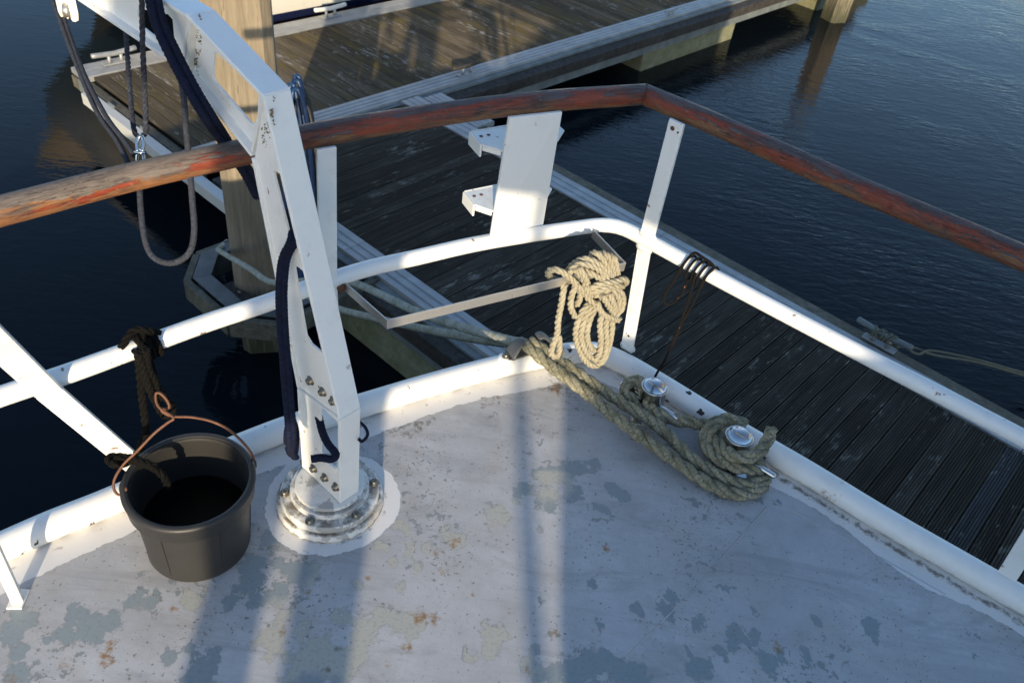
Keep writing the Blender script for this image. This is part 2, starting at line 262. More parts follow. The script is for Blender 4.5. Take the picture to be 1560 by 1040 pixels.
# ------------------------------------------------------------------ mesh helpers
V = Vector
class MB:
    """collects shapes and links them as ONE mesh object"""
    def __init__(s): s.v = []; s.f = []; s.uv = []; s.sm = []; s.mi = []
    def add(s, vs, fs, smooth=False, uvs=None, mi=0):
        o = len(s.v); s.v += [tuple(p) for p in vs]
        for k, f in enumerate(fs):
            s.f.append([i+o for i in f]); s.sm.append(smooth); s.mi.append(mi); s.uv.append(uvs[k] if uvs else None)
        return s
    def box(s, c, ax, ay, az_, hx, hy, hz, mi=0):
        c = V(c); ax, ay, az_ = V(ax)*hx, V(ay)*hy, V(az_)*hz
        vs = [c+ax*i+ay*j+az_*k for k in (-1, 1) for j in (-1, 1) for i in (-1, 1)]
        return s.add(vs, [(0, 2, 3, 1), (4, 5, 7, 6), (0, 1, 5, 4), (2, 6, 7, 3), (0, 4, 6, 2), (1, 3, 7, 5)], mi=mi)
    def abox(s, x0, x1, y0, y1, z0, z1, mi=0):
        return s.box(((x0+x1)/2, (y0+y1)/2, (z0+z1)/2), (1, 0, 0), (0, 1, 0), (0, 0, 1), (x1-x0)/2, (y1-y0)/2, (z1-z0)/2, mi)
    def bar(s, a, b, side, w, t):
        """flat bar from a to b, w wide along side, t thick"""
        a, b = V(a), V(b); d = (b-a).normalized(); sd = V(side); sd = (sd-d*sd.dot(d)).normalized(); n = d.cross(sd)
        return s.box((a+b)/2, d, sd, n, (b-a).length/2, w/2, t/2)
    def hull(s, loops, cap=True, smooth=False, closed=True):
        n = len(loops[0]); vs = [p for l in loops for p in l]; fs = []
        for i in range(len(loops)-1):
            for j in range(n if closed else n-1):
                k = (j+1) % n; fs.append((i*n+j, i*n+k, (i+1)*n+k, (i+1)*n+j))
        if cap: fs.append(tuple(range(n-1, -1, -1))); fs.append(tuple((len(loops)-1)*n+j for j in range(n)))
        return s.add(vs, fs, smooth)
    def tube(s, path, r, seg=10, cap=True, upv=(0, 0, 1), rf=None):
        P = [V(p) for p in path]; n = len(P); T = []
        for i in range(n): T.append((P[min(i+1, n-1)]-P[max(i-1, 0)]).normalized())
        u = V(upv); u = u-T[0]*u.dot(T[0])
        if u.length < 1e-3: u = T[0].orthogonal()
        u.normalize(); L = 0; vs = []; acc = []
        for i in range(n):
            if i: u = (u-T[i]*u.dot(T[i])).normalized(); L += (P[i]-P[i-1]).length
            w = T[i].cross(u); acc.append(L); ri = r(i/(n-1)) if callable(r) else r
            for j in range(seg):
                a = 2*math.pi*j/seg; q = ri*(rf(L, a) if rf else 1.0)
                vs.append(P[i]+u*(q*math.cos(a))+w*(q*math.sin(a)))
        fs = []; uv = []; r0 = r(0.5) if callable(r) else r
        for i in range(n-1):
            for j in range(seg):
                k = (j+1) % seg; fs.append((i*seg+j, i*seg+k, (i+1)*seg+k, (i+1)*seg+j))
                c0, c1 = j/seg*6.283*r0, (j+1)/seg*6.283*r0
                uv.append(((acc[i], c0), (acc[i], c1), (acc[i+1], c1), (acc[i+1], c0)))
        s.add(vs, fs, True, uv)
        if cap: s.add(vs[:seg], [tuple(range(seg-1, -1, -1))]); s.add(vs[-seg:], [tuple(range(seg))])
        return s
    def lathe(s, prof, seg=32, o=(0, 0, 0), smooth=True, axis=(0, 0, 1), ex=1.0):
        o = V(o); z = V(axis).normalized(); x = z.orthogonal().normalized() if abs(z.z) < 0.99 else V((1, 0, 0)); y = z.cross(x)
        loops = [[o+z*h+x*(r*math.cos(2*math.pi*j/seg))+y*(r*math.sin(2*math.pi*j/seg)) for j in range(seg)] for r, h in prof]
        return s.hull(loops, True, smooth)
    def prism(s, loops, fn, t0, t1):
        """polygon with holes, extruded between t0 and t1; fn(a, b, t) gives the point"""
        flat = [p for l in loops for p in l]
        tris = tessellate_polygon([[V((a, b, 0)) for a, b in l] for l in loops])
        n = len(flat); vs = [fn(a, b, t0) for a, b in flat]+[fn(a, b, t1) for a, b in flat]; fs = []
        for t in tris: fs.append(tuple(t)); fs.append(tuple(i+n for i in reversed(t)))
        o = 0
        for l in loops:
            m = len(l)
            for j in range(m): a, b = o+j, o+(j+1) % m; fs.append((a, b, b+n, a+n))
            o += m
        return s.add(vs, fs)
    def build(s, name, mats, parent=None, bevel=0.0, origin=None, world=True):
        me = bpy.data.meshes.new(name)
        if parent is not None and origin is None: off = V((0, 0, 0)) if not world else gloc(parent)
        elif origin is not None: off = V(origin)
        else: off = V((0, 0, 0))
        me.from_pydata([tuple(V(p)-off) for p in s.v], [], s.f)
        if any(u for u in s.uv):
            lay = me.uv_layers.new(name='UVMap'); i = 0
            for f, u in zip(s.f, s.uv):
                for k in range(len(f)):
                    if u: lay.data[i].uv = u[k]
                    i += 1
        for p, sm, mi in zip(me.polygons, s.sm, s.mi): p.use_smooth = sm; p.material_index = mi
        for m in (mats if isinstance(mats, (list, tuple)) else [mats]): me.materials.append(m)
        bm = bmesh.new(); bm.from_mesh(me)
        bmesh.ops.remove_doubles(bm, verts=bm.verts, dist=1e-6)
        bmesh.ops.recalc_face_normals(bm, faces=bm.faces)
        if bevel:
            es = [e for e in bm.edges if len(e.link_faces) == 2 and e.calc_face_angle(0) > 0.6]
            bmesh.ops.bevel(bm, geom=es, offset=bevel, segments=2, profile=0.5, affect='EDGES', clamp_overlap=True)
        bm.to_mesh(me); bm.free(); me.validate()
        o = bpy.data.objects.new(name, me); COL.objects.link(o)
        if parent is not None:
            o.parent = parent
            if origin is not None: o.location = V(origin)-gloc(parent) if world else V(origin)
        else: o.location = off
        return o
GL = {}
def gloc(o):
    p = V((0, 0, 0))
    while o is not None: p = p+o.location; o = o.parent
    return p
def thing(name, loc, label, cat, group=None, rz=0.0):
    o = bpy.data.objects.new(name, None); o.empty_display_size = 0.1; COL.objects.link(o); o.location = loc; o.rotation_euler = (0, 0, rz)
    return tag(o, label, cat, group)
def tag(o, label, cat, group=None):
    o['label'] = label; o['category'] = cat
    if group: o['group'] = group
    return o
def single(mb, name, mat, label, cat, group=None, bevel=0.0):
    n = len(mb.v); c = V((sum(p[0] for p in mb.v)/n, sum(p[1] for p in mb.v)/n, min(p[2] for p in mb.v)))
    return tag(mb.build(name, mat, None, bevel, origin=c), label, cat, group)
def clone(o, parent, loc, rot=None):
    c = o.copy(); COL.objects.link(c); c.parent = parent; c.location = loc
    if rot is not None: c.rotation_euler = rot
    return c

def smooth(pts, ds, closed=False):
    P = [V(p) for p in pts]; n = len(P); out = []
    rngi = range(n) if closed else range(n-1)
    for i in rngi:
        if closed: a, b, c, d = P[(i-1) % n], P[i], P[(i+1) % n], P[(i+2) % n]
        else: a, b, c, d = P[max(i-1, 0)], P[i], P[i+1], P[min(i+2, n-1)]
        if not closed and i == 0: a = b+(b-c)
        if not closed and i == n-2: d = c+(c-b)
        m = max(2, int((c-b).length/ds))
        for k in range(m):
            t = k/m; out.append(0.5*((2*b)+(c-a)*t+(2*a-5*b+4*c-d)*t*t+(3*b-a-3*c+d)*t**3))
    out.append(P[0] if closed else P[-1])
    # even out the spacing
    L = [0]
    for i in range(1, len(out)): L.append(L[-1]+(out[i]-out[i-1]).length)
    m = max(2, int(L[-1]/ds)); res = []; j = 0
    for k in range(m+1):
        t = L[-1]*k/m
        while j < len(L)-2 and L[j+1] < t: j += 1
        w = (t-L[j])/max(L[j+1]-L[j], 1e-9); res.append(out[j].lerp(out[j+1], min(max(w, 0), 1)))
    return res

def laid(mb, pts, r, pitch=7.0, seg=6, jit=0.0, closed=False, strands=3):
    """laid rope: three strands twisted around the path"""
    P = smooth(pts, r*0.62, closed); n = len(P)
    T = [(P[min(i+1, n-1)]-P[max(i-1, 0)]).normalized() for i in range(n)]
    u = T[0].orthogonal().normalized(); fr = []
    for i in range(n):
        u = (u-T[i]*u.dot(T[i])).normalized(); fr.append((u.copy(), T[i].cross(u)))
    for k in range(strands):
        q = []; L = 0; ph = random.random()*0.3
        for i in range(n):
            if i: L += (P[i]-P[i-1]).length
            a = 2*math.pi*(L/(r*pitch)+k/strands)+ph; q.append(P[i]+(fr[i][0]*math.cos(a)+fr[i][1]*math.sin(a))*(r*0.50))
        rf = (lambda L, a: 1+jit*(random.random()-0.5)*2) if jit else None
        mb.tube(q, r*0.56, seg, True, rf=rf)
    return mb
def braid(mb, pts, r, seg=10, amp=0.10, closed=False):
    P = smooth(pts, r*0.5, closed); p = r*2.4
    return mb.tube(P, r, seg, True, rf=lambda L, a: 1+amp*math.sin(2*math.pi*L/p+2*a)*math.sin(2*math.pi*L/p-2*a)*1.6+amp*0.4*(random.random()-0.5))
def wrap(mb, a, b, rad, r, turns, fn=laid, **kw):
    """rope wound around the bar a-b"""
    a, b = V(a), V(b); d = (b-a).normalized(); x = d.orthogonal().normalized(); y = d.cross(x); n = int(turns*10)
    pts = [a.lerp(b, i/n)+(x*math.cos(2*math.pi*turns*i/n)+y*math.sin(2*math.pi*turns*i/n))*rad for i in range(n+1)]
    return fn(mb, pts, r, **kw)

# ------------------------------------------------------------------ water
mb = MB(); mb.add([(-400, -400, -2.05), (400, -400, -2.05), (400, 400, -2.05), (-400, 400, -2.05)], [(0, 1, 2, 3)])
water = mb.build('water', WATER); water['kind'] = 'structure'

# ------------------------------------------------------------------ pontoons (u along the main walkway, v along the finger)
YAW = R(52.37); cy, sy = math.cos(YAW), math.sin(YAW); ZD = -1.5
def uvw(u, v, z=0.0): return V((cy*u-sy*v, sy*u+cy*v, z))
D1, D2 = uvw(1, 0), uvw(0, 1)

def plank_mesh(name, length, width, mat):
    prof = []; n = 7; hw = width/2; step = width/n
    prof.append((-hw, -0.003)); prof.append((-hw+0.003, 0.0))
    for i in range(1, n):
        x = -hw+i*step; prof += [(x-0.0032, 0.0), (x-0.0018, -0.0042), (x+0.0018, -0.0042), (x+0.0032, 0.0)]
    prof += [(hw-0.003, 0.0), (hw, -0.003), (hw, -0.028), (-hw, -0.028)]
    b = MB(); b.hull([[(x, y, z) for x, z in prof] for y in (-length/2, length/2)])
    me_o = b.build(name, mat); return me_o

def ext(mb, prof, along, a, b, other):
    """extrude profile (w, z) along u or v in the pontoon's own frame"""
    if along == 'u': L = [[V((t, w, z)) for w, z in prof] for t in (a, b)]
    else: L = [[V((w, t, z)) for w, z in prof] for t in (a, b)]
    return mb.hull(L)
def ridged(w0, w1, n, z=0.0, d=0.004, h=0.05):
    p = []; s = (w1-w0)/n
    for i in range(n):
        a = w0+i*s; p += [(a+0.004, z), (a+s-0.020, z), (a+s-0.016, z-d*2), (a+s-0.002, z-d*2)]
    p[-1] = (w1, z-d*2); p += [(w1, z-h), (w0, z-h)]
    return p

# ---- the main walkway
U0, V0 = 2.6, 5.2
main = thing('main_pontoon', uvw(U0, V0, ZD), 'broad sunlit brown plank walkway crossing behind the boat', 'pontoon', rz=YAW)
pl = plank_mesh('plank', 1.53, 0.1015, PLK_L); pl.parent = main; k = 0
u = 2.84
while u < 14.4:
    loc = (u-U0, 6.295-V0, random.uniform(-0.002, 0.002)); rot = (0, random.uniform(-0.012, 0.012), random.uniform(-0.002, 0.002))
    if k == 0: pl.location = loc; pl.rotation_euler = rot
    else: clone(pl, main, loc, rot)
    k += 1; u += 0.110
def frame_part(name, mat, prof, along, a, b, parent, label=None, bevel=0):
    m = MB(); ext(m, prof, along, a, b, None); o = m.build(name, mat, parent, bevel, world=False)
    if label: o['label'] = label
    return o
frame_part('edge_profile', ALU, ridged(5.305-V0, 5.525-V0, 4, 0.012), 'u', 2.72-U0, 14.8-U0, main)
frame_part('edge_profile', ALU, ridged(7.07-V0, 7.33-V0, 2, 0.008, 0.002), 'u', 2.72-U0, 14.8-U0, main)
frame_part('step_profile', STEEL_G, [(5.245-V0, -0.012), (5.304-V0, -0.012), (5.304-V0, -0.06), (5.245-V0, -0.06)], 'u', 3.05-U0, 14.8-U0, main)
frame_part('fender_beam', FENDER, [(5.13-V0, -0.055), (5.243-V0, -0.035), (5.243-V0, -0.16), (5.13-V0, -0.16)], 'u', 5.16-U0, 14.8-U0, main, bevel=0.006)
frame_part('steel_channel', STEEL_G, [(5.20-V0, -0.163), (5.30-V0, -0.163), (5.30-V0, -0.29), (5.20-V0, -0.29)], 'u', 5.16-U0, 14.8-U0, main)
frame_part('end_beam', m_white('dull_white_paint', 1.6, (0.50, 0.50, 0.47)), [(2.60-U0, -0.045), (2.685-U0, -0.045), (2.685-U0, -0.14), (2.60-U0, -0.14)], 'v', 4.55-V0, 6.92-V0, main, 'white painted end beam', 0.004)
frame_part('end_bearer', FENDER_B, [(2.70-U0, -0.05), (2.775-U0, -0.05), (2.775-U0, -0.15), (2.70-U0, -0.15)], 'v', 5.3-V0, 7.3-V0, main)
for i in range(4):
    v = 5.5+i*0.52; m = MB(); m.abox(2.686-U0, 2.699-U0, v-V0, v+0.09-V0, -0.14, -0.03); m.build('bracket', STEEL_G, main, world=False)
m = MB(); m.abox(2.8-U0, 14.7-U0, 5.6-V0, 7.0-V0, -0.20, -0.09); m.build('gap_blocker', FENDER, main, world=False)  # solid slab added under the planks to block light through the gaps
for (a, b, c, d) in ((8.55, 10.7, 5.27, 7.1), (13.12, 15.2, 5.2, 7.1), (4.4, 6.2, 5.9, 7.1)):
    m = MB(); m.abox(a-U0, b-U0, c-V0, d-V0, -1.1, -0.292); m.build('float', CONC, main, 0.02, world=False)
# ---- the finger alongside the boat
UF, VF = 2.86, -2.0
fing = thing('finger_pontoon', uvw(UF, VF, ZD), 'narrow finger jetty of dark grooved planks right beside the boat', 'pontoon', rz=YAW)
pf = plank_mesh('plank', 1.648, 0.1025, PLK_D); pf.parent = fing
v = 5.19; k = 0
while v > -2.0:
    loc = (3.878-UF, v-VF, random.uniform(-0.0025, 0.0015)); rot = (0, random.uniform(-0.01, 0.01), R(90)+random.uniform(-0.0016, 0.0016))
    if k == 0: pf.location = loc; pf.rotation_euler = rot
    else:
        o = clone(pf, fing, loc, rot)
        if abs(v-(-0.145)) < 0.056:
            o.data = pf.data.copy(); o.data.materials[0] = PLK_P; o['label'] = 'paler greyer plank'
    k += 1; v -= 0.1099
for (a, b) in ((-2.0, 3.735), (3.74, 5.29)):
    frame_part('edge_profile', ALU, ridged(2.86-UF, 3.05-UF, 3, 0.008), 'v', a-VF, b-VF, fing)
for (a, b) in ((-2.0, -0.22), (-0.215, 2.49), (2.495, 5.29)):
    frame_part('edge_profile', ALU, ridged(4.706-UF, 4.925-UF, 3, 0.008), 'v', a-VF, b-VF, fing)
frame_part('edge_board', FENDER_B, [(4.927-UF, -0.01), (5.06-UF, -0.02), (5.06-UF, -0.15), (4.927-UF, -0.15)], 'v', -2.0-VF, 5.12-VF, fing, bevel=0.008)
frame_part('step_profile', STEEL_G, [(2.815-UF, -0.03), (2.859-UF, -0.02), (2.859-UF, -0.10), (2.815-UF, -0.10)], 'v', -2.0-VF, 5.12-VF, fing)
frame_part('fender_beam', FENDER, [(2.715-UF, -0.05), (2.813-UF, -0.045), (2.813-UF, -0.17), (2.715-UF, -0.17)], 'v', -2.0-VF, 5.12-VF, fing, bevel=0.006)
frame_part('steel_channel', STEEL_G, [(2.735-UF, -0.175), (2.85-UF, -0.175), (2.85-UF, -0.235), (2.735-UF, -0.235)], 'v', -2.0-VF, 5.12-VF, fing)
m = MB(); m.abox(2.765-UF, 4.95-UF, -2-VF, 3.70-VF, -1.1, -0.238); m.build('float', CONC, fing, 0.02, world=False)
# grooved corner gusset where finger and walkway meet
m = MB(); ext(m, ridged(4.93-UF, 5.16-UF, 4, 0.004), 'v', 4.55-VF, 5.235-VF, None); m.build('corner_plate', ALU, fing, world=False)

# ---- cleats
def cleat(u, v, along, label, horn_mat=ALU, s=1.0, z=0.012):
    rz = YAW+(0 if along == 'u' else R(90)); c = thing('mooring_cleat', uvw(u, v, ZD+z), label, 'cleat', 'cleats along the pontoon edges', rz)
    m = MB(); m.abox(-0.10*s, 0.10*s, -0.03*s, 0.03*s, 0.0, 0.010*s); m.build('base_plate', ALU, c, 0.003, world=False)
    for sx in (-1, 1):
        m = MB(); m.lathe([(0.017*s, 0.010*s), (0.012*s, 0.03*s), (0.014*s, 0.062*s)], 12, (sx*0.045*s, 0, 0)); m.build('leg', ALU, c, world=False)
    m = MB(); m.tube([(x*s, 0, (0.068+0.012*abs(x)/0.17)*s) for x in (-0.17, -0.165, -0.13, -0.06, 0, 0.06, 0.13, 0.165, 0.17)],
                     lambda t: s*(0.006+0.012*min(1, (1-abs(2*t-1))*5)), 12); m.build('horn', horn_mat, c, world=False)
    return c
cleat(5.64, 5.40, 'u', 'dark horned cleat on the walkway edge by the inner corner of the jetties', FENDER, 1.15)
cleat(9.10, 5.36, 'u', 'small cleat far along the near edge of the broad walkway', ALU, 0.8)
cleat(5.42, 7.24, 'u', 'pale cleat in front of the white hull at top centre', HULLW, 1.2)
cleat(3.07, 7.22, 'u', 'grey cleat at the left end of the broad walkway', ALU, 1.2)
cleat(4.985, 0.80, 'v', 'grey cleat with a pale line knotted round it on the finger jetty edge', STEEL_G, 1.15, 0.0)
# line made fast to that cleat, leading off to the right
m = MB(); c0 = uvw(4.985, 0.80, ZD)
for i in range(5):
    x = -0.06+i*0.03
    m2 = [c0+D2*(x+random.uniform(-.02, .02))+D1*(0.035*math.cos(a))+V((0, 0, 0.075+0.03*math.sin(a))) for a in [k*0.7 for k in range(9)]]
    braid(m, m2, 0.008, 7)
braid(m, [c0+D2*0.13+D1*0.02+V((0, 0, .03)), c0+D2*0.02+D1*0.05+V((0, 0, .02)), c0-D2*0.1+D1*0.03+V((0, 0, .03))], 0.008, 7)
braid(m, [c0-D2*0.02+V((0, 0, .10)), c0-D2*0.22+D1*0.05+V((0, 0, .04)), (2.876,4.619,-1.62), (3.283,4.731,-1.72), (3.801,4.843,-1.86), (4.592,5.024,-2.03)], 0.009, 7)
braid(m, [c0-D2*0.10+D1*0.02+V((0, 0, .03)), (2.666,4.498,-1.53), (2.885,4.572,-1.62), (3.273,4.7,-1.72), (3.799,4.825,-1.87), (4.577,4.991,-2.03)], 0.009, 7)
single(m, 'mooring_line', ROPE_K, 'pale thin line knotted on the finger jetty cleat and trailing to the right over water', 'rope')

# ------------------------------------------------------------------ pile with its guide collar
def pile(u, v, half, z0, z1, rz, label, lean=(0, 0), name='mooring_pile', group='timber mooring piles'):
    o = uvw(u, v, z0); m = MB(); loops = []
    for i in range(30):
        t = i/29; z = z0+(z1-z0)*t; L = []
        for q in range(4):
            a = R(90*q)+rz
            for da, rr in ((-0.62, 1.26), (-0.2, 1.03), (0.2, 1.03), (0.62, 1.26)):
                j = 1+0.010*math.sin(z*3.1+q*1.7+da*5)+0.008*(random.random()-0.5)
                L.append(V((o.x+half*rr*j*math.cos(a+da)+lean[0]*(z-z0), o.y+half*rr*j*math.sin(a+da)+lean[1]*(z-z0), z)))
        loops.append(L)
    m.hull(loops, True, False)
    return tag(m.build(name, PILE, None, 0, origin=o), label, 'pile', group)
pile(2.34, 3.858, 0.172, -3.0, 0.75, R(18), 'thick sunlit timber pile behind the davit with a rope round it', (-0.012, 0.0))
pile(13.0, 4.86, 0.15, -3.0, -0.75, R(30), 'timber pile at the far right end of the broad walkway')

UC, VC = 2.36, 3.83
coll = thing('pile_guide', uvw(UC, VC, ZD-0.16), 'eight sided metal and timber guide collar around the pile', 'pile guide', rz=YAW)
octo = [(2.855, 4.26), (2.12, 4.26), (1.94, 4.06), (1.94, 3.62), (2.12, 3.42), (2.855, 3.42)]
def inset(p, d):
    out = []
    for i, (x, y) in enumerate(p):
        c = V((2.45, 3.84)); w = V((x, y))-c; s = d/0.42; out.append((x-w.x*s, y-w.y*s))
    return out
for i in range(5):
    a, b = V((*octo[i], 0)), V((*octo[i+1], 0)); d = (b-a).normalized(); nrm = V((-d.y, d.x, 0)); mid = (a+b)/2
    if (mid-V((2.45, 3.84, 0))).dot(nrm) < 0: nrm = -nrm
    off = V((UC, VC, 0))
    ins = [V((2.45+(x-2.45)*0.80, 3.84+(y-3.84)*0.80, 0)) for x, y in octo]; q4 = [a-off, b-off, ins[i+1]-off, ins[i]-off]
    m = MB(); m.hull([[p+V((0, 0, 0.159)) for p in q4], [p+V((0, 0, 0.171)) for p in q4]]); m.build('rim_plate', STEEL_D, coll, 0.002, world=False)
    m = MB(); m.box(mid-off+V((0, 0, 0.075))-nrm*0.062, d, nrm, (0, 0, 1), (b-a).length/2-0.03, 0.008, 0.075); m.build('inner_plate', STEEL_D, coll, 0.002, world=False)
    m = MB(); m.box(mid-off+V((0, 0, 0.085))+nrm*0.034, d, nrm, (0, 0, 1), (b-a).length/2+0.012, 0.024, 0.066); m.build('fender_board', FENDER_B, coll, 0.006, world=False)
m = MB(); m.box(V((2.10-UC, 3.80-VC, 0.12)), (0, 1, 0), (1, 0, 0), (0, 0, 1), 0.13, 0.035, 0.012); rp = m.build('roller_bracket', FENDER, coll, 0.003, world=False)
m = MB(); m.lathe([(0.016, 0.132), (0.016, 0.140), (0.006, 0.148)], 12, (2.10-UC, 3.80-VC, 0)); m.build('bolt', BOLT, rp, world=False)

# hose coil hanging on the pile's right side
hose = thing('hose_coil', (-1.304,4.026,-0.7931), 'blue and black hose hanging in long loops on the pile behind the davit', 'hose')
for i in range(8):
    dx = (i-4)*3.6; dd = 4.72+0.018*((i*5) % 7)-0.03; top = 112+abs(i-3)*5
    base = [(450+dx*0.5, top), (461+dx, top+14), (470+dx, top+70), (474+dx, top+150), (472+dx, top+215), (462+dx, top+245), (450+dx, top+215), (444+dx*0.7, top+140), (442+dx*0.5, top+60)]
    P = []
    for (px, py) in base:      # an elongated loop in the hanging plane beside the pile
        a = (px-462)/1259*dd; b = (py-245)/1259*dd
        P.append(V((-1.304,4.026,-0.7931))+V((0.985, 0.17, 0))*a+V((0.05, -0.25, -0.97))*b*1.28+V((0, 0.02*((i*3) % 5), 0)))
    m = MB(); m.tube(smooth(P, 0.03, True), 0.013, 8); m.build('hose_loop', RUBBER if i in (6, 7) else HOSEB, hose)

# ------------------------------------------------------------------ cream motorboat beyond the walkway
boat = thing('moored_boat', uvw(3.55, 7.6, -2.32), 'cream hulled boat with navy stripe moored beyond the broad walkway', 'boat', rz=YAW)
def hull_ring(z, inset_, left):
    P = []; n = 24
    for i in range(n+1):            # near side from the left end to the right, then round and back
        t = i/n; u = left+t*9.5; vv = inset_+0.05*math.sin(t*math.pi)*-1+max(0, t-0.55)**2*5.5
        P.append((u, vv, z))
    P += [(left+9.7, 1.55, z)]
    for i in range(n+1):
        t = 1-i/n; u = left+t*9.5; P.append((u, 3.0-inset_-max(0, t-0.55)**2*5.5, z))
    return [V(p) for p in P]
def hull_band(name, mat, zs):
    m = MB(); m.hull([hull_ring(z, i, l) for z, i, l in zs], False, True); return m.build(name, mat, boat, world=False)
hull_band('antifouling', REDAF, [(-0.6, 1.1, 2.2), (0.1, 0.55, 1.7), (0.52, 0.22, 1.25), (0.68, 0.13, 1.0)])
hull_band('boot_stripe', NAVY, [(0.68, 0.13, 1.0), (0.78, 0.085, 0.85)])
hull_band('topside', HULLW, [(0.78, 0.085, 0.85), (1.0, 0.02, 0.42), (1.4, -0.03, 0.0), (1.75, -0.05, -0.02), (1.80, 0.05, 0.05)])
m = MB(); m.add(hull_ring(1.78, 0.03, 0.04), [tuple(range(51))]); m.build('deck', HULLW, boat, world=False)
m = MB(); m.hull([[V((2.2, 0.5, 1.78)), V((6.6, 0.6, 1.78)), V((6.6, 2.4, 1.78)), V((2.2, 2.5, 1.78))], [V((2.5, 0.7, 2.6)), V((5.8, 0.8, 2.6)), V((5.8, 2.2, 2.6)), V((2.5, 2.3, 2.6))]]); m.build('cabin', HULLW, boat, 0.05, world=False)

sail = thing('moored_boat', uvw(5.0, 11.6, -2.2), 'pale tan boat with a raked bow lying beyond the cream motorboat', 'boat', rz=YAW)
m = MB(); m.hull([[V((us-5.0+a, b, z+2.2)) for a, b in ((0, 0), (0.5, -0.35), (1.4, -0.8), (3, -1.1), (7, -1.2), (7, 1.2), (3, 1.1), (1.4, 0.8), (0.5, 0.35))] for us, z in ((5.6, -2.5), (5.1, -2.05), (4.5, -0.7), (3.9, 0.05), (3.5, 0.5))], True, True); m.build('hull', HULLT, sail, world=False)
m = MB(); m.hull([[V((a, b, 2.70)) for a, b in ((1.2, -0.6), (4.5, -0.8), (4.5, 0.8), (1.2, 0.6))], [V((a, b, 3.2)) for a, b in ((1.6, -0.45), (4.3, -0.65), (4.3, 0.65), (1.6, 0.45))]]); m.build('cabin', HULLT, sail, 0.03, world=False)

# ------------------------------------------------------------------ the yacht we stand on
toe = [(-3.2, -2.6), (-2.75, -1.4), (-2.05, -0.12), (-1.6, 0.48), (-1.092, 1.044), (-0.926, 1.206), (-0.604, 1.515), (-0.386, 1.678), (-0.20, 1.812), (-0.029, 1.924), (0.10, 1.998), (0.19, 2.040), (0.262, 2.062), (0.344, 2.043), (0.469, 1.966), (0.665, 1.828), (0.898, 1.676), (1.10, 1.535), (1.349, 1.377), (2.2, 0.84), (3.3, 0.10), (4.6, -1.0), (5.6, -2.1)]
toe3 = smooth([(x, y, 0.0) for x, y in toe], 0.017)
yacht = thing('motor_yacht', (0.2, 0.6, 0.0), 'worn blue grey painted deck of a yacht with flaking paint and white edge rail', 'boat')
NB = len(toe3); rows = 250
ts = np.linspace(0, 1, rows)**1.25
edge = np.array([[p.x, p.y] for p in toe3]); back = np.stack([np.linspace(-3.1, 5.5, NB), np.full(NB, -2.75)], 1)
G = edge[None]*(1-ts[:, None, None])+back[None]*ts[:, None, None]
PX_ = G.reshape(-1, 2)
fc = [(r*NB+i, r*NB+i+1, (r+1)*NB+i+1, (r+1)*NB+i) for r in range(rows-1) for i in range(NB-1)]
me = bpy.data.meshes.new('deck'); me.from_pydata([(float(x)-0.2, float(y)-0.6, 0.0) for x, y in PX_], [], fc)
def field(bl, soft=1.0):
    f = np.zeros(len(PX_))
    for x, y, r in bl:
        d = np.hypot(PX_[:, 0]-x, (PX_[:, 1]-y)*0.82)/r; f = np.maximum(f, np.clip(1.0-0.5*d, 0, 1)*np.where(d < 2, 1, 0))
    return f
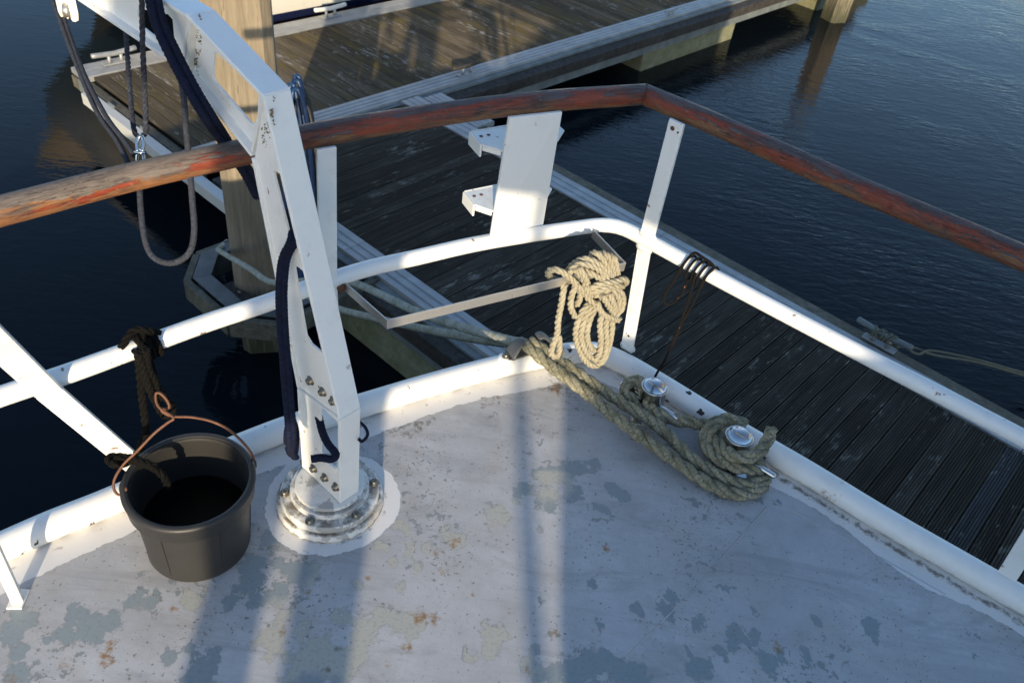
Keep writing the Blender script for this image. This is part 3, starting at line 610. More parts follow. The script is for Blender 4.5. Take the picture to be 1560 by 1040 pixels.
peel_b = [(-0.865,0.929,0.029),(-0.819,0.897,0.035),(-0.788,0.918,0.026),(-0.874,0.880,0.020),(-0.888,0.863,0.015),(-0.758,0.987,0.023),(-0.724,0.992,0.021),(-0.971,0.890,0.037),(-0.977,0.862,0.022),(-0.939,0.818,0.022),(-0.913,0.779,0.032),(-0.633,1.008,0.027),(-0.551,1.016,0.019),(-0.535,0.880,0.022),(-0.545,0.843,0.039),(-0.631,0.863,0.017),(-0.600,0.889,0.013),(-0.530,1.115,0.037),(-0.528,1.078,0.027),(-0.520,1.203,0.022),(-0.486,1.198,0.019),(-0.402,1.119,0.039),(-0.447,1.124,0.022),(-0.477,1.130,0.015),(-0.456,1.050,0.027),(-0.499,1.026,0.022),(-0.423,0.946,0.039),(-0.418,1.006,0.012),(-0.374,0.975,0.015),(-0.328,0.900,0.054),(-0.283,0.900,0.048),(-0.314,0.934,0.037),(-0.282,1.018,0.022),(-0.308,1.023,0.013),(-0.277,1.110,0.017),(-0.229,0.993,0.035),(-0.236,0.940,0.029),(-0.207,1.297,0.023),(-0.251,1.227,0.014),(-0.230,1.227,0.013),(-0.090,1.287,0.023),(-0.055,1.278,0.020),(-0.172,1.232,0.018),(-0.133,1.243,0.013),(-0.206,1.185,0.013),(-0.147,1.184,0.014),(-0.082,1.186,0.013),(-0.174,1.123,0.014),(-0.198,1.044,0.021),(-0.165,1.027,0.022),(-0.129,1.039,0.027),(-0.111,1.033,0.018),(-0.127,1.000,0.013),(0.028,1.382,0.031),(0.059,1.028,0.033),(0.056,0.995,0.026),(0.016,0.972,0.019),(0.090,1.475,0.025),(0.076,1.436,0.014),(0.156,1.550,0.032),(0.156,1.467,0.035),(0.140,1.535,0.023),(0.209,1.566,0.036),(0.242,1.587,0.026),(0.285,1.601,0.022),(0.231,1.489,0.026),(0.151,1.350,0.013),(0.176,1.530,0.025),(0.161,1.439,0.024),(0.160,1.015,0.015),(0.148,0.971,0.019),(0.199,0.959,0.025),(0.243,0.971,0.035),(0.276,0.987,0.038),(0.314,1.011,0.033),(0.359,0.987,0.035),(0.404,0.988,0.026),(0.349,1.519,0.023),(0.369,1.507,0.018),(0.295,1.460,0.014),(0.322,1.445,0.014),(0.327,1.534,0.014),(0.287,1.210,0.014),(0.491,1.205,0.018),(0.476,1.169,0.024),(0.465,1.182,0.019),(0.403,1.162,0.016),(0.548,1.152,0.020),(0.631,1.254,0.011),(0.305,1.108,0.014),(0.522,1.074,0.011),(0.635,1.139,0.020),(0.624,1.106,0.021),(0.602,1.080,0.018),(0.661,1.126,0.015),(0.686,1.134,0.020),(0.706,1.076,0.026),(0.716,1.054,0.018),(0.651,1.156,0.009),(0.689,1.211,0.014),(0.803,1.117,0.014),(0.809,1.089,0.012),(0.849,1.211,0.014),(0.538,1.025,0.030),(0.562,1.037,0.018),(0.175,0.958,0.023),(0.755,1.568,0.016),(0.811,1.570,0.013),(0.985,1.207,0.024),(1.000,1.222,0.016),(0.600,1.145,0.008),(0.740,1.091,0.012),(0.897,1.143,0.009),(0.789,1.165,0.008)]
rust_b = [(-0.413,0.965,0.010),(-0.382,1.065,0.009),(-0.833,0.817,0.010),(-0.257,1.132,0.008),(-0.001,1.131,0.008),(-0.107,1.236,0.010),(0.098,1.104,0.008),(-0.165,0.927,0.009),(-0.524,0.922,0.007),(-0.339,1.203,0.008),(0.144,1.223,0.006),(0.413,1.037,0.009),(0.517,1.222,0.006),(0.288,1.084,0.006),(0.677,1.056,0.009),(-0.762,0.850,0.015),(-0.758,0.879,0.010),(-0.746,0.835,0.011),(-0.071,1.273,0.015),(-0.114,1.050,0.017),(-0.084,1.055,0.014),(-0.131,0.967,0.013),(0.202,1.061,0.012),(-0.922,0.762,0.013),(-0.082,1.186,0.009),(0.323,1.327,0.012),(0.739,1.118,0.012),(0.639,1.134,0.008),(-0.092,1.412,0.005),(-0.665,0.979,0.010),(0.154,1.902,0.016),(0.161,1.883,0.014),(-0.055,1.826,0.010),(-0.291,1.598,0.007),(0.149,0.962,0.010)]
dirt_b = [(-0.224,1.644,0.026),(-0.256,1.611,0.020),(-0.202,1.681,0.017),(-0.051,1.792,0.021),(-0.019,1.816,0.016),(-0.058,1.773,0.014),(-0.130,1.632,0.013),(-0.395,1.599,0.022),(-0.372,1.560,0.016),(-0.098,1.572,0.009),(0.164,1.904,0.048),(0.207,1.878,0.032),(-0.412,1.168,0.019),(-0.281,0.947,0.012),(-0.292,0.890,0.011),(0.229,1.830,0.020)]
tree_e = np.array(toe3)[:, :2]
dist = np.full(len(PX_), 9.0); near = np.where(PX_[:, 1] > -0.2)[0]
for s0 in range(0, len(near), 8000):
    ii = near[s0:s0+8000]; dist[ii] = np.sqrt(((PX_[ii][:, None, :]-tree_e[None, ::2])**2).sum(2)).min(1)
wx = np.clip((PX_[:, 0]-0.26)/0.25, 0, 1)
wl = 0.092+0.008*np.sin(PX_[:, 0]*11)
wr = 0.085+0.014*np.sin(PX_[:, 0]*17+1)+0.016*np.sin(PX_[:, 0]*5+2)
wid = wl*(1-wx)+wr*wx
white = np.clip(0.5+(wid-dist)/0.05, 0, 1)
cd = np.hypot(PX_[:, 0]+0.40, PX_[:, 1]-1.345); ang = np.arctan2(PX_[:, 1]-1.345, PX_[:, 0]+0.40)
white = np.maximum(white, np.clip(0.5+(0.172+0.005*np.sin(ang*3+1)-cd)/0.05, 0, 1))
dirt = field(dirt_b)*0.62
dirt = np.maximum(dirt, np.clip(0.74-np.abs(dist-0.046)/0.040, 0, 1)*(0.42+0.42*wx))
dirt = np.maximum(dirt, np.clip(0.50-np.abs(cd-0.138)/0.03, 0, 1))
rust = field(rust_b)*0.83
cream_b = [(-0.161,1.131,0.232),(-0.053,1.266,0.179),(-0.405,0.942,0.086),(0.056,1.349,0.067),(0.063,0.996,0.088),(-0.623,1.005,0.044),(0.169,1.493,0.053)]
for nm, a in (('cream', field(cream_b)), ('peel', field(peel_b)*0.90), ('rust', rust), ('dirt', dirt), ('white', white)):
    at = me.attributes.new(nm, 'FLOAT', 'POINT'); at.data.foreach_set('value', a.astype(np.float32))
for p in me.polygons: p.use_smooth = True
me.materials.append(DECK); deck = bpy.data.objects.new('deck', me); COL.objects.link(deck); deck.parent = yacht
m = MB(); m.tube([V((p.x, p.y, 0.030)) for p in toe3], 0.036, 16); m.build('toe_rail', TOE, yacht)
m = MB()
outw = []
for i, p in enumerate(toe3):
    t = (toe3[min(i+1, NB-1)]-toe3[max(i-1, 0)]).normalized(); outw.append(V((-t.y, t.x, 0)))
m.hull([[p+o*0.02+V((0, 0, -0.004)), p+o*0.03+V((0, 0, -0.10)), p-o*0.06+V((0, 0, -1.4)), p-o*0.12+V((0, 0, -2.5))] for p, o in list(zip(toe3, outw))[::4]], False, True, closed=False)
m.build('hull_side', HULLD, yacht)
# weld seams across the deck plates
m = MB(); m.tube(smooth([(0.7743,1.548,-0),(0.6489,1.379,-0),(0.5518,1.251,0),(0.4634,1.14,0),(0.3741,1.031,0)], 0.01), 0.0022, 5, rf=lambda L, a: 1+0.5*(random.random()-0.5)); m.build('weld_seam', DECK, yacht)
m = MB(); m.tube(smooth([(0.793,1.576,0),(0.9196,1.512,0),(1.05,1.444,0),(1.217,1.345,0)], 0.01), 0.0015, 5, rf=lambda L, a: 1+0.5*(random.random()-0.5)); m.build('weld_seam', DECK, yacht)
# unseen posts and panels added behind the camera, outlined to throw the shade bands
wh = thing('shade_screen', (1.5, -2.6, 0.0), 'unseen screen of posts, panels and a top slab shaped to cast shade', 'shade_screen')
def shade_panel(name, poly, y0=-2.525, y1=-2.475):
    m = MB(); m.prism([poly], lambda a, b, t: V((a, t, b)), y0, y1); return m.build(name, SCREENP, wh)
shade_panel('post', [(-0.138, 0), (0.0, 0), (0.0, 1.30), (0.077, 1.38), (0.058, 2.70), (-0.27, 2.70), (-0.25, 2.08), (-0.11, 1.93), (-0.082, 1.5), (-0.132, 0.9)])
shade_panel('post', [(0.077, 0), (0.212, 0), (0.214, 0.88), (0.242, 1.14), (0.267, 1.58), (0.285, 2.70), (0.06, 2.70)])
shade_panel('post', [(0.890, 0), (0.928, 0), (0.928, 2.69), (0.890, 2.69)], -4.52, -4.48)
shade_panel('shade_header', [(0.262, 1.86), (0.497, 1.79), (0.66, 1.762), (0.98, 1.712), (1.60, 1.62), (1.60, 2.70), (0.29, 2.70)], -2.524, -2.474)
shade_panel('shade_side', [(0.70, 0), (0.70, 0.92), (0.748, 1.056), (0.79, 1.157), (0.99, 1.285), (1.20, 1.41), (1.45, 1.56), (1.60, 1.61), (1.60, 0)], -2.523, -2.473)
shade_panel('shade_wall', [(1.605, 0), (4.05, 0), (4.05, 2.70), (1.605, 2.70)])
m = MB(); m.abox(-3.2, 5.6, -7.2, -2.75, -0.02, -0.001); m.build('aft_deck', DECK, yacht)
m = MB(); m.abox(-0.10, 4.15, -5.2, -2.40, 2.705, 2.76); m.build('shade_roof', SCREENP, wh, 0.01)

# ------------------------------------------------------------------ guard rail
rail = thing('guard_rail', (0.26, 2.06, 0.03), 'white tubular guard rail with a worn teak handrail around the deck corner', 'railing')
topL = [(-1.146,0.9717,0.88),(-1.032,1.068,0.88),(-0.9304,1.179,0.88),(-0.775,1.353,0.88),(-0.6128,1.512,0.88),(-0.4952,1.633,0.88),(-0.2087,1.859,0.88),(0.0221,2.01,0.88),(0.248,2.132,0.88)]
topR = [(0.248,2.132,0.88),(0.4431,2.001,0.88),(0.7318,1.785,0.88),(1.053,1.571,0.88),(1.292,1.381,0.88),(1.532,1.171,0.88),(1.829,0.8892,0.88)]
for P in (topL, topR):
    q = smooth(P, 0.03)
    m = MB(); m.tube(q, 0.0275, 16); m.build('handrail', TEAK, rail)
m = MB(); e = V(topR[0]); dr = (V(topR[1])-V(topL[-2])).normalized(); m.tube([e-dr*0.003, e+dr*0.003], 0.0279, 16); m.build('joint', FENDER, rail)
mid = smooth([(-1.232,0.8819,0.48),(-1.12,0.9833,0.48),(-1,1.103,0.48),(-0.8936,1.209,0.48),(-0.7169,1.4,0.48),(-0.6023,1.512,0.48),(-0.4251,1.694,0.48),(-0.2763,1.807,0.48),(-0.1138,1.924,0.48),(0.1383,2.072,0.48),(0.2152,2.109,0.48),(0.2738,2.107,0.48),(0.3691,2.042,0.48),(0.5477,1.912,0.48),(0.8656,1.692,0.48),(1.062,1.559,0.48),(1.216,1.452,0.48),(1.486,1.261,0.48),(1.771,1.058,0.48),(2.075,0.8309,0.48)], 0.025)
m = MB(); m.tube(mid, 0.0215, 16); m.build('mid_rail', W_PAINT, rail)
def flat(name, a, b, side, w=0.045, t=0.010, mat=W_PAINT):
    m = MB(); m.bar(a, b, side, w, t); return m.build(name, mat, rail, 0.002)
dl, dr_ = (0.80, 0.60, 0), (0.82, -0.57, 0)
sA = V((-0.468,1.622,0.86)); sAm = V((-0.4761,1.631,0.48))
flat('stanchion', sAm, sA, dl); flat('stanchion', sAm+V((0.01, 0.0, -0.42)), sAm, dl)
c0_, c1_, c2_ = V((0.373,2.078,0.05)), V((0.339,2.061,0.48)), V((0.334,2.029,0.865))
sC = flat('stanchion', c1_+V((0, -0.004, 0.008)), c2_, dr_); sC2 = flat('stanchion', c0_, c1_+V((0, -0.004, -0.008)), dr_, 0.043)
def hole(parent, p, nrm, r, mat):
    m = MB(); m.lathe([(r, -0.001), (r, 0.0012), (r*0.6, 0.0016)], 10, p, axis=nrm); m.build('bolt_hole', mat, parent)
def bar_hole(parent, a, b, side, f, across, r, mat):
    a, b = V(a), V(b); d = (b-a).normalized(); sd = V(side); sd = (sd-d*sd.dot(d)).normalized(); n = d.cross(sd)
    if n.y > 0: n = -n
    hole(parent, a.lerp(b, f)+sd*across+n*0.0050, n, r, mat)
for f, ac, r, mt in ((0.945, -0.006, 0.0065, WIRE), (0.935, 0.012, 0.003, RUBBER), (0.19, 0.0, 0.0042, RUBBER)): bar_hole(sC, c1_, c2_, dr_, f, ac, r, mt)
for f, ac, r, mt in ((0.83, 0.0, 0.0065, WIRE), (0.15, 0.0, 0.0042, RUBBER)): bar_hole(sC2, c0_, c1_, dr_, f, ac, r, mt)
flat('stanchion', (1.363,1.384,0.05), (1.311,1.386,0.48), dr_, 0.045)
flat('stanchion', (-0.8787,1.307,0.05), (-0.9182,1.135,0.48), dl, 0.052); flat('stanchion', (-0.9182,1.135,0.48), (-0.8588,0.938,0.86), dl, 0.052)
st0 = V((-0.9991,0.9377,0)); m = MB(); m.bar(st0, st0+V((-0.01, 0.02, 0.92)), (0.9, 0.4, 0), 0.024, 0.014); m.build('strut', W_DIRTY, rail, 0.002)
m = MB(); m.bar(V((-1.018,0.9399,0.002)), V((-0.9852,0.9455,0.002)), (0, 1, 0), 0.05, 0.005); m.build('foot_plate', W_DIRTY, rail, 0.002)
def weld(parent, p, rx, axis=(0, 0, 1)):
    m = MB(); o = V(p); d = V(dr_) if parent in (sC, sC2) else V(dl); d.z = 0; d.normalize(); e = V((-d.y, d.x, 0)); L = []
    for rr_, h in ((1.0, -0.007), (1.02, 0.000), (0.9, 0.005), (0.75, 0.007)):
        L.append([o+d*((rx*rr_+0.0016*random.random())*math.cos(a))+e*((rx*0.50*rr_+0.0016*random.random())*math.sin(a))+V((0, 0, h)) for a in [k*math.pi/12 for k in range(24)]])
    m.hull(L, True, True); w = m.build('weld_bead', W_DIRTY, parent)
weld(sC2, c0_+V((0, 0, 0.016)), 0.027); weld(sC, c1_+V((0, -0.002, 0.022)), 0.027); weld(sC2, c1_+V((0, -0.004, -0.022)), 0.026)
# wide plate with step treads on its outboard side
pA, pB, pC, pD = V((-0.0897,1.898,0.865)), V((0.0379,1.978,0.865)), V((0.0379,2.038,0.47)), V((-0.1027,1.932,0.47))
nP = (pB-pA).cross(pD-pA).normalized()
if nP.y > 0: nP = -nP
m = MB(); m.hull([[pA, pB, pC, pD], [p-nP*0.010 for p in (pA, pB, pC, pD)]]); sp = m.build('step_plate', W_CLEAN, rail, 0.002)
wd = (pC-pD).normalized()
for z, ex0, ex1 in ((0.765, 0.035, 0.045), (0.575, 0.032, 0.045)):
    c = pA.lerp(pD, (0.865-z)/0.395)-nP*0.012; b = c+(pC-pD)
    o0 = c-wd*ex0; o1 = b+wd*ex1; out = V((-nP.x, -nP.y, 0)).normalized()
    poly = [o0+out*0.045, o0+out*0.115, o1+out*0.115, o1+out*0.045, b+out*0.002, c+out*0.002]
    m = MB(); m.hull([poly, [p-V((0, 0, 0.006)) for p in poly]])
    m.bar(o0+out*0.045-V((0, 0, 0.018))-wd*0.003, o0+out*0.118-V((0, 0, 0.018))-wd*0.003, (0, 0, 1), 0.036, 0.006)
    m.bar(o0+out*0.1185-V((0, 0, 0.012)), o1+out*0.1185-V((0, 0, 0.012)), (0, 0, 1), 0.026, 0.006)
    m.bar(c+out*0.003-V((0, 0, 0.011)), o0+out*0.044-V((0, 0, 0.011)), (0, 0, 1), 0.012, 0.004)
    st_ = m.build('step_tread', W_DIRTY, sp, 0.003)
    for f in (0.3, 0.75): hole(st_, o0+out*0.085+wd*(0.05*f)+V((0, 0, 0.0002)), (0, 0, 1), 0.005, WIRE)
hole(sp, V((-0.0953,1.943,0.475))+nP*0.004, nP, 0.006, WIRE)

# ------------------------------------------------------------------ davit
MX = V((-0.362, 1.281, 0)); AZ = R(142.2); hv = V((math.cos(AZ), math.sin(AZ), 0)); ev = V((math.cos(R(52.2)), math.sin(R(52.2)), 0))
def DP(s, z, t): return MX+hv*s+ev*t+V((0, 0, z))
outer = [(0.0, 0.072), (-0.008, 0.378), (0.199, 1.066), (0.443, 1.134), (1.35, 1.132)]
inner = [(0.158, 0.072), (0.156, 0.356), (0.262, 0.912), (0.49, 1.003), (1.35, 1.008)]
dav = thing('davit', (-0.405, 1.345, 0.0), 'white aluminium boat davit with slotted arm bolted to the deck', 'davit')
def slot(zt, zb, ft, fb):
    def at(z, f):
        so = -0.008+(0.207)*(z-0.378)/0.688; si = 0.156+(0.106)*(z-0.356)/0.556; return (si+(so-si)*f, z)
    h = (zt-zb)*0.06
    a, b, c, d = at(zt, ft[0]), at(zt, ft[1]), at(zb, fb[1]), at(zb, fb[0]); m = lambda p, q, t: (p[0]+(q[0]-p[0])*t, p[1]+(q[1]-p[1])*t)
    return [m(a, d, 0.06), m(a, b, 0.3), m(a, b, 0.8), m(b, c, 0.04), m(c, b, 0.03), m(c, d, 0.15), m(d, c, 0.25), m(d, a, 0.07)]
wins = [[[(0.0677,0.3558),(0.0525,0.3633),(0.0064,0.3633),(0.0019,0.3518),(0.0064,0.203),(0.0171,0.1864),(0.0716,0.1821),(0.0762,0.195)]],
        [slot((0.0901,0.7181)[1], (0.0353,0.5293)[1], (0.61, 0.90), (0.50, 0.91)), slot((0.1516,0.9149)[1], (0.1129,0.7686)[1], (0.60, 0.89), (0.68, 0.90))],
        [[(0.3904,1.076),(0.3717,1.077),(0.2516,1.051),(0.2441,1.044),(0.2562,0.9879),(0.2691,0.9757),(0.283,0.9727),(0.399,1.011),(0.4069,1.019)]],
        [[(0.6918,1.064),(0.6674,1.071),(0.5548,1.096),(0.5387,1.091),(0.5433,1.047),(0.5629,1.032),(0.644,1.026),(0.6922,1.03)]]]
names = ['foot_section', 'leg_section', 'elbow_section', 'arm_section']; wt = [(0.0015, 0.0075), (0.006, 0.011), (0.018, 0.023), (0.018, 0.023)]
WD = 0.059; FT = 0.009
secs = []
for k in range(4):
    a0, a1, b0, b1 = (V((*p, 0)) for p in (outer[k], outer[k+1], inner[k], inner[k+1]))
    g = 0.0012; d0 = (a1-a0).normalized(); d1 = (b1-b0).normalized(); a0 = a0+d0*g; a1 = a1-d0*g; b0 = b0+d1*g; b1 = b1-d1*g
    na = V((-d0.y, d0.x, 0)); nb = V((-d1.y, d1.x, 0)); cen = (a0+a1+b0+b1)/4
    if (cen-a0).dot(na) < 0: na = -na
    if (cen-b0).dot(nb) < 0: nb = -nb
    fn = lambda a, b, t: DP(a, b, t)
    m = MB()
    m.prism([[(p.x, p.y) for p in (a0, a1, a1+na*FT, a0+na*FT)]], fn, 0, WD)
    m.prism([[(p.x, p.y) for p in (b0, b1, b1+nb*FT, b0+nb*FT)]], fn, 0, wt[k][1]+0.004)
    o = m.build(names[k], W_CLEAN, dav, 0.0018); secs.append(o)
    m = MB(); e0 = a0+na*(FT*0.5); e1 = a1+na*(FT*0.5); f0 = b0+nb*(FT*0.5); f1 = b1+nb*(FT*0.5)
    m.prism([[(p.x, p.y) for p in (e0, e1, f1, f0)]]+[list(reversed(w)) for w in wins[k]], fn, *wt[k]); m.build('web', W_PAINT, o)
    for (p, q, sgn) in ((a0, b0, 1), (a1, b1, -1)):
        if (k == 0 and sgn == 1) or (k == 3 and sgn == -1): continue
        w = d0*(0.008*sgn); w2 = d1*(0.008*sgn)
        if k in (0, 1): continue
        m = MB(); m.prism([[(p+na*0.0105).to_tuple()[:2], (p+na*0.0105+w).to_tuple()[:2], (q+nb*0.0105+w2).to_tuple()[:2], (q+nb*0.0105).to_tuple()[:2]]], fn, 0.003, 0.034); m.build('joint_plate', W_DIRTY, o)
# socket head bolts
def bolt_mesh():
    m = MB(); m.lathe([(0.0125, 0), (0.0125, 0.0025), (0.0085, 0.0027), (0.0085, 0.0100), (0.0075, 0.0108), (0.0042, 0.0108), (0.0040, 0.0070)], 14)
    o = m.build('bolt', BOLT, secs[0], world=False); return o
b0_ = bolt_mesh(); nb_ = -ev; q = nb_.to_track_quat('Z', 'Y').to_euler(); first = True
def put_bolt(par, P, rot):
    global first
    loc = V(P)-gloc(par)
    if first: b0_.parent = par; b0_.location = loc; b0_.rotation_euler = rot; first = False
    else: clone(b0_, par, loc, rot)
for (s, z) in [(0.1048,0.1139),(0.0588,0.1198),(0.0139,0.1255)]: put_bolt(secs[0], DP(s, z, 0.0015), q)
for (s, z) in [(0.1064,0.413),(0.0598,0.4124),(0.0214,0.4125)]: put_bolt(secs[1], DP(s, z, 0.007), q)
# round base
m = MB(); bc = (-0.405, 1.345, 0.0)
base = MB().lathe([(0.1245, 0.022), (0.125, 0.023), (0.125, 0.0395), (0.1245, 0.041), (0.1215, 0.0435), (0.1205, 0.044), (0.1015, 0.0445), (0.1005, 0.045), (0.0985, 0.0575), (0.0975, 0.0595), (0.0965, 0.060), (0.0885, 0.0605), (0.0875, 0.061), (0.0865, 0.0695), (0.085, 0.0705), (0.0, 0.071)], 48, bc).build('base_flange', BASEM, dav, origin=bc)
gm = MB(); loops = []
for r, z in ((0.136, 0.0), (0.1345, 0.010), (0.1315, 0.0205), (0.128, 0.0225), (0.10, 0.023)):
    loops.append([V(bc)+V(((r+0.0012*math.sin(j*1.9)+0.002*random.random())*math.cos(2*math.pi*j/90), (r+0.0012*math.sin(j*1.9)+0.002*random.random())*math.sin(2*math.pi*j/90), z)) for j in range(90)])
gm.hull(loops, True, True); gm.build('sealant_ring', BASEM, dav, origin=bc)
for k in range(6):
    a = R(200+60*k); put_bolt(base, V(bc)+V((0.113*math.cos(a), 0.113*math.sin(a), 0.0465)), (0, 0, k))
# moss in the corners of the arm
m = MB()
for (s, z, t, n) in ((0.445, 1.125, 0.02, 5), (0.455, 1.085, 0.02, 9), (0.47, 1.05, 0.02, 9), (0.48, 1.025, 0.02, 8), (0.200, 1.03, 0.008, 8), (0.215, 1.00, 0.008, 9), (0.232, 0.97, 0.008, 6), (0.215, 1.055, 0.02, 4)):
    for i in range(n*4):
        c = DP(s+random.gauss(-0.014, 0.005), z+random.gauss(0, 0.010), t-random.random()*0.003); r = random.uniform(0.0007, 0.0024)
        m.lathe([(r*0.2, -r), (r, -r*0.2), (r*0.8, r*0.6), (r*0.2, r)], 6, c, False)
mo = m.build('moss', MOSS, dav); mo['kind'] = 'stuff'

# ------------------------------------------------------------------ fairlead, bollards
fl = thing('fairlead', (0.0504,1.966,0.066), 'dark horned fairlead on the edge rail that the mooring ropes pass through', 'fairlead')
fa, fb = V((-0.0117,1.928,0.062)), V((0.13,2.035,0.062)); fd = (fb-fa).normalized(); fo = V((-fd.y, fd.x, 0))
for e in (fa, fb):
    m = MB(); m.lathe([(0.023, -0.012), (0.023, 0.008), (0.020, 0.011)], 20, e); pd_ = m.build('foot_pad', W_PAINT, fl)
    put_bolt(pd_, e+V((0, 0, 0.011)), (0, 0, 0))
m = MB(); m.bar(fa+V((0, 0, 0.008)), fb+V((0, 0, 0.008)), fo, 0.040, 0.008); m.build('base_bar', HORN, fl, 0.002)
for s, e in ((1, fa), (-1, fb)):
    pts = [e+fd*s*0.014+V((0, 0, 0.012)), e+fd*s*0.030+V((0, 0, 0.036)), e+fd*s*0.046+V((0, 0, 0.052)), e+fd*s*0.060+V((0, 0, 0.057)), e+fd*s*0.068+V((0, 0, 0.054))]
    loops = []
    for i, p in enumerate(smooth(pts, 0.006)):
        t = i/max(1, len(smooth(pts, 0.006))-1); w = 0.030*(1-0.45*t); hh = 0.010*(1-0.4*t); n2 = V((fd.x*-s*0.6, fd.y*-s*0.6, 0.8))
        loops.append([p+fo*(w*math.cos(a))+n2*(hh*math.sin(a)) for a in [k*math.pi/6 for k in range(12)]])
    m = MB(); m.hull(loops, True, True); m.build('horn', HORN, fl)

def bollard(px_c, label, pins):
    c = V(px_c); b = V((c.x, c.y, 0.0)); t = thing('bollard', b, label, 'bollard', 'stainless bollards beside the edge rail')
    m = MB(); m.lathe([(0.0385, 0.004), (0.0385, 0.110), (0.0405, 0.1125), (0.041, 0.116), (0.041, 0.1205), (0.0402, 0.1218), (0.0388, 0.1215), (0.0375, 0.1185), (0.033, 0.1125), (0.025, 0.1075), (0.014, 0.1042), (0.0, 0.103)], 48, b); m.build('post', STAINLESS, t)
    m = MB(); m.abox(b.x-0.05, b.x+0.05, b.y-0.05, b.y+0.05, 0.0012, 0.005); m.build('base_plate', STAINLESS, t, 0.002)
    d = V((0.82, -0.57, 0)); m = MB(); m.tube([b+d*pins[0]+V((0, 0, 0.058)), b+d*(pins[0]+0.004)+V((0, 0, 0.058)), b+d*(pins[1]-0.004)+V((0, 0, 0.058)), b+d*pins[1]+V((0, 0, 0.058))], lambda q: 0.0085 if 0.02 < q < 0.98 else 0.007, 14); m.build('cross_pin', STAINLESS, t)
    return b
B1 = bollard((0.4413,1.842,0.12), 'dished steel bollard nearer the rail corner with the rope curled at its side', (-0.11, 0.10))
B2 = bollard((0.6786,1.689,0.12), 'dished steel bollard wrapped in thick rope turns and a cut rope end', (-0.09, 0.135))

# ------------------------------------------------------------------ heavy mooring rope, bollards to fairlead
m = MB(); rr = 0.0190
laid(m, [(0.0373,1.956,0.11),(0.0684,1.944,0.1)]+[(0.1042,1.92,0.09),(0.1521,1.882,0.0845),(0.2155,1.839,0.0772),(0.3001,1.775,0.067),(0.3838,1.713,0.0566),(0.4632,1.661,0.0467),(0.5406,1.613,0.0369),(0.6017,1.578,0.0292),(0.6652,1.561,0.022)]+[(0.7203,1.565,0.025),(0.7579,1.596,0.025),(0.7744,1.633,0.025)]+[(0.7532,1.647,0.05),(0.7189,1.656,0.0544),(0.6759,1.658,0.0595),(0.6343,1.674,0.0651),(0.6135,1.712,0.07)]+[(0.616,1.743,0.085),(0.6501,1.775,0.085),(0.6901,1.784,0.085)], rr, 7.5, 6, 0.16)
laid(m, [(0.0521,1.976,0.11),(0.0874,1.964,0.1)]+[(0.1314,1.942,0.09),(0.2126,1.893,0.0821),(0.2981,1.839,0.0734),(0.3671,1.798,0.0664),(0.4309,1.766,0.0599),(0.4795,1.728,0.0543),(0.5266,1.678,0.0482),(0.5766,1.635,0.042),(0.6341,1.606,0.0357),(0.6903,1.59,0.03)]+[(0.736,1.595,0.035),(0.7635,1.632,0.035)]+[(0.7363,1.633,0.05),(0.6883,1.631,0.0525),(0.6379,1.643,0.0553),(0.6025,1.679,0.058),(0.5983,1.729,0.06)]+[(0.6106,1.755,0.08),(0.6488,1.788,0.08)]+[(0.6768,1.774,0.1),(0.7097,1.757,0.1)], rr, 7.5, 6, 0.16)
laid(m, [(0.4749,1.749,0.045),(0.43,1.8,0.0506),(0.3898,1.832,0.055)]+[(0.3628,1.851,0.07),(0.3722,1.889,0.0751),(0.3997,1.902,0.0801),(0.414,1.864,0.085)]+[(0.4232,1.825,0.075),(0.4568,1.794,0.0625),(0.503,1.789,0.05)]+[(0.5567,1.782,0.055),(0.6143,1.772,0.0578),(0.6408,1.727,0.06)]+[(0.6507,1.645,0.09),(0.6907,1.623,0.1038),(0.7261,1.638,0.115)]+[(0.7498,1.673,0.12),(0.7617,1.698,0.1403),(0.766,1.71,0.15)], rr, 7.5, 6, 0.16)
# frayed whiskers where the eye splice chafes
for i in range(26):
    p = V((0.1597,1.922,0.1))+V((random.gauss(0, .018), random.gauss(0, .014), random.gauss(0, .006))); d = V((random.gauss(0, 1), random.gauss(0, 1), random.gauss(.6, .6))).normalized()*random.uniform(.015, .035)
    m.tube([p, p+d*0.5+V((random.gauss(0, .004), random.gauss(0, .004), 0)), p+d], 0.0011, 4)
for i in range(420):
    t = random.random(); p = V((0.1297,1.904,0.09)).lerp(V((0.5298,1.623,0.045)), t)+V((random.gauss(0, .012), random.gauss(0, .012), random.gauss(0.008, .006))); d = V((random.gauss(0, 1), random.gauss(0, 1), random.gauss(.5, .6))).normalized()*random.uniform(.006, .016)
    m.tube([p, p+d], 0.0006, 3)
single(m, 'mooring_rope', ROPE_G, 'thick grey green laid rope doubled from the fairlead to the two bollards', 'rope')

# pale braided line from the fairlead out round the pile
m = MB()
braid(m, [(0.0475,1.963,0.1065),(-0.0218,2.033,0.0528),(-0.1877,2.21,-0.068),(-0.3542,2.393,-0.1849),(-0.6854,2.785,-0.398),(-0.8668,2.972,-0.5379),(-1.255,3.334,-0.895),(-1.501,3.63,-1.056),(-1.825,4.021,-1.266)]+[(-1.928,4.217,-1.391), (-2.047,4.616,-1.616)], 0.0165)
braid(m, [(0.0637,1.99,0.0763),(0.001,2.068,0.011),(-0.1399,2.242,-0.1389),(-0.3718,2.536,-0.3772),(-0.6745,2.925,-0.6818),(-0.8898,3.207,-0.8945),(-1.157,3.575,-1.146)]+[(-1.385,3.912,-1.367), (-1.552,4.212,-1.554)], 0.0165)
single(m, 'braided_mooring_line', ROPE_W, 'pale braided double line running from the fairlead round the pile', 'rope')

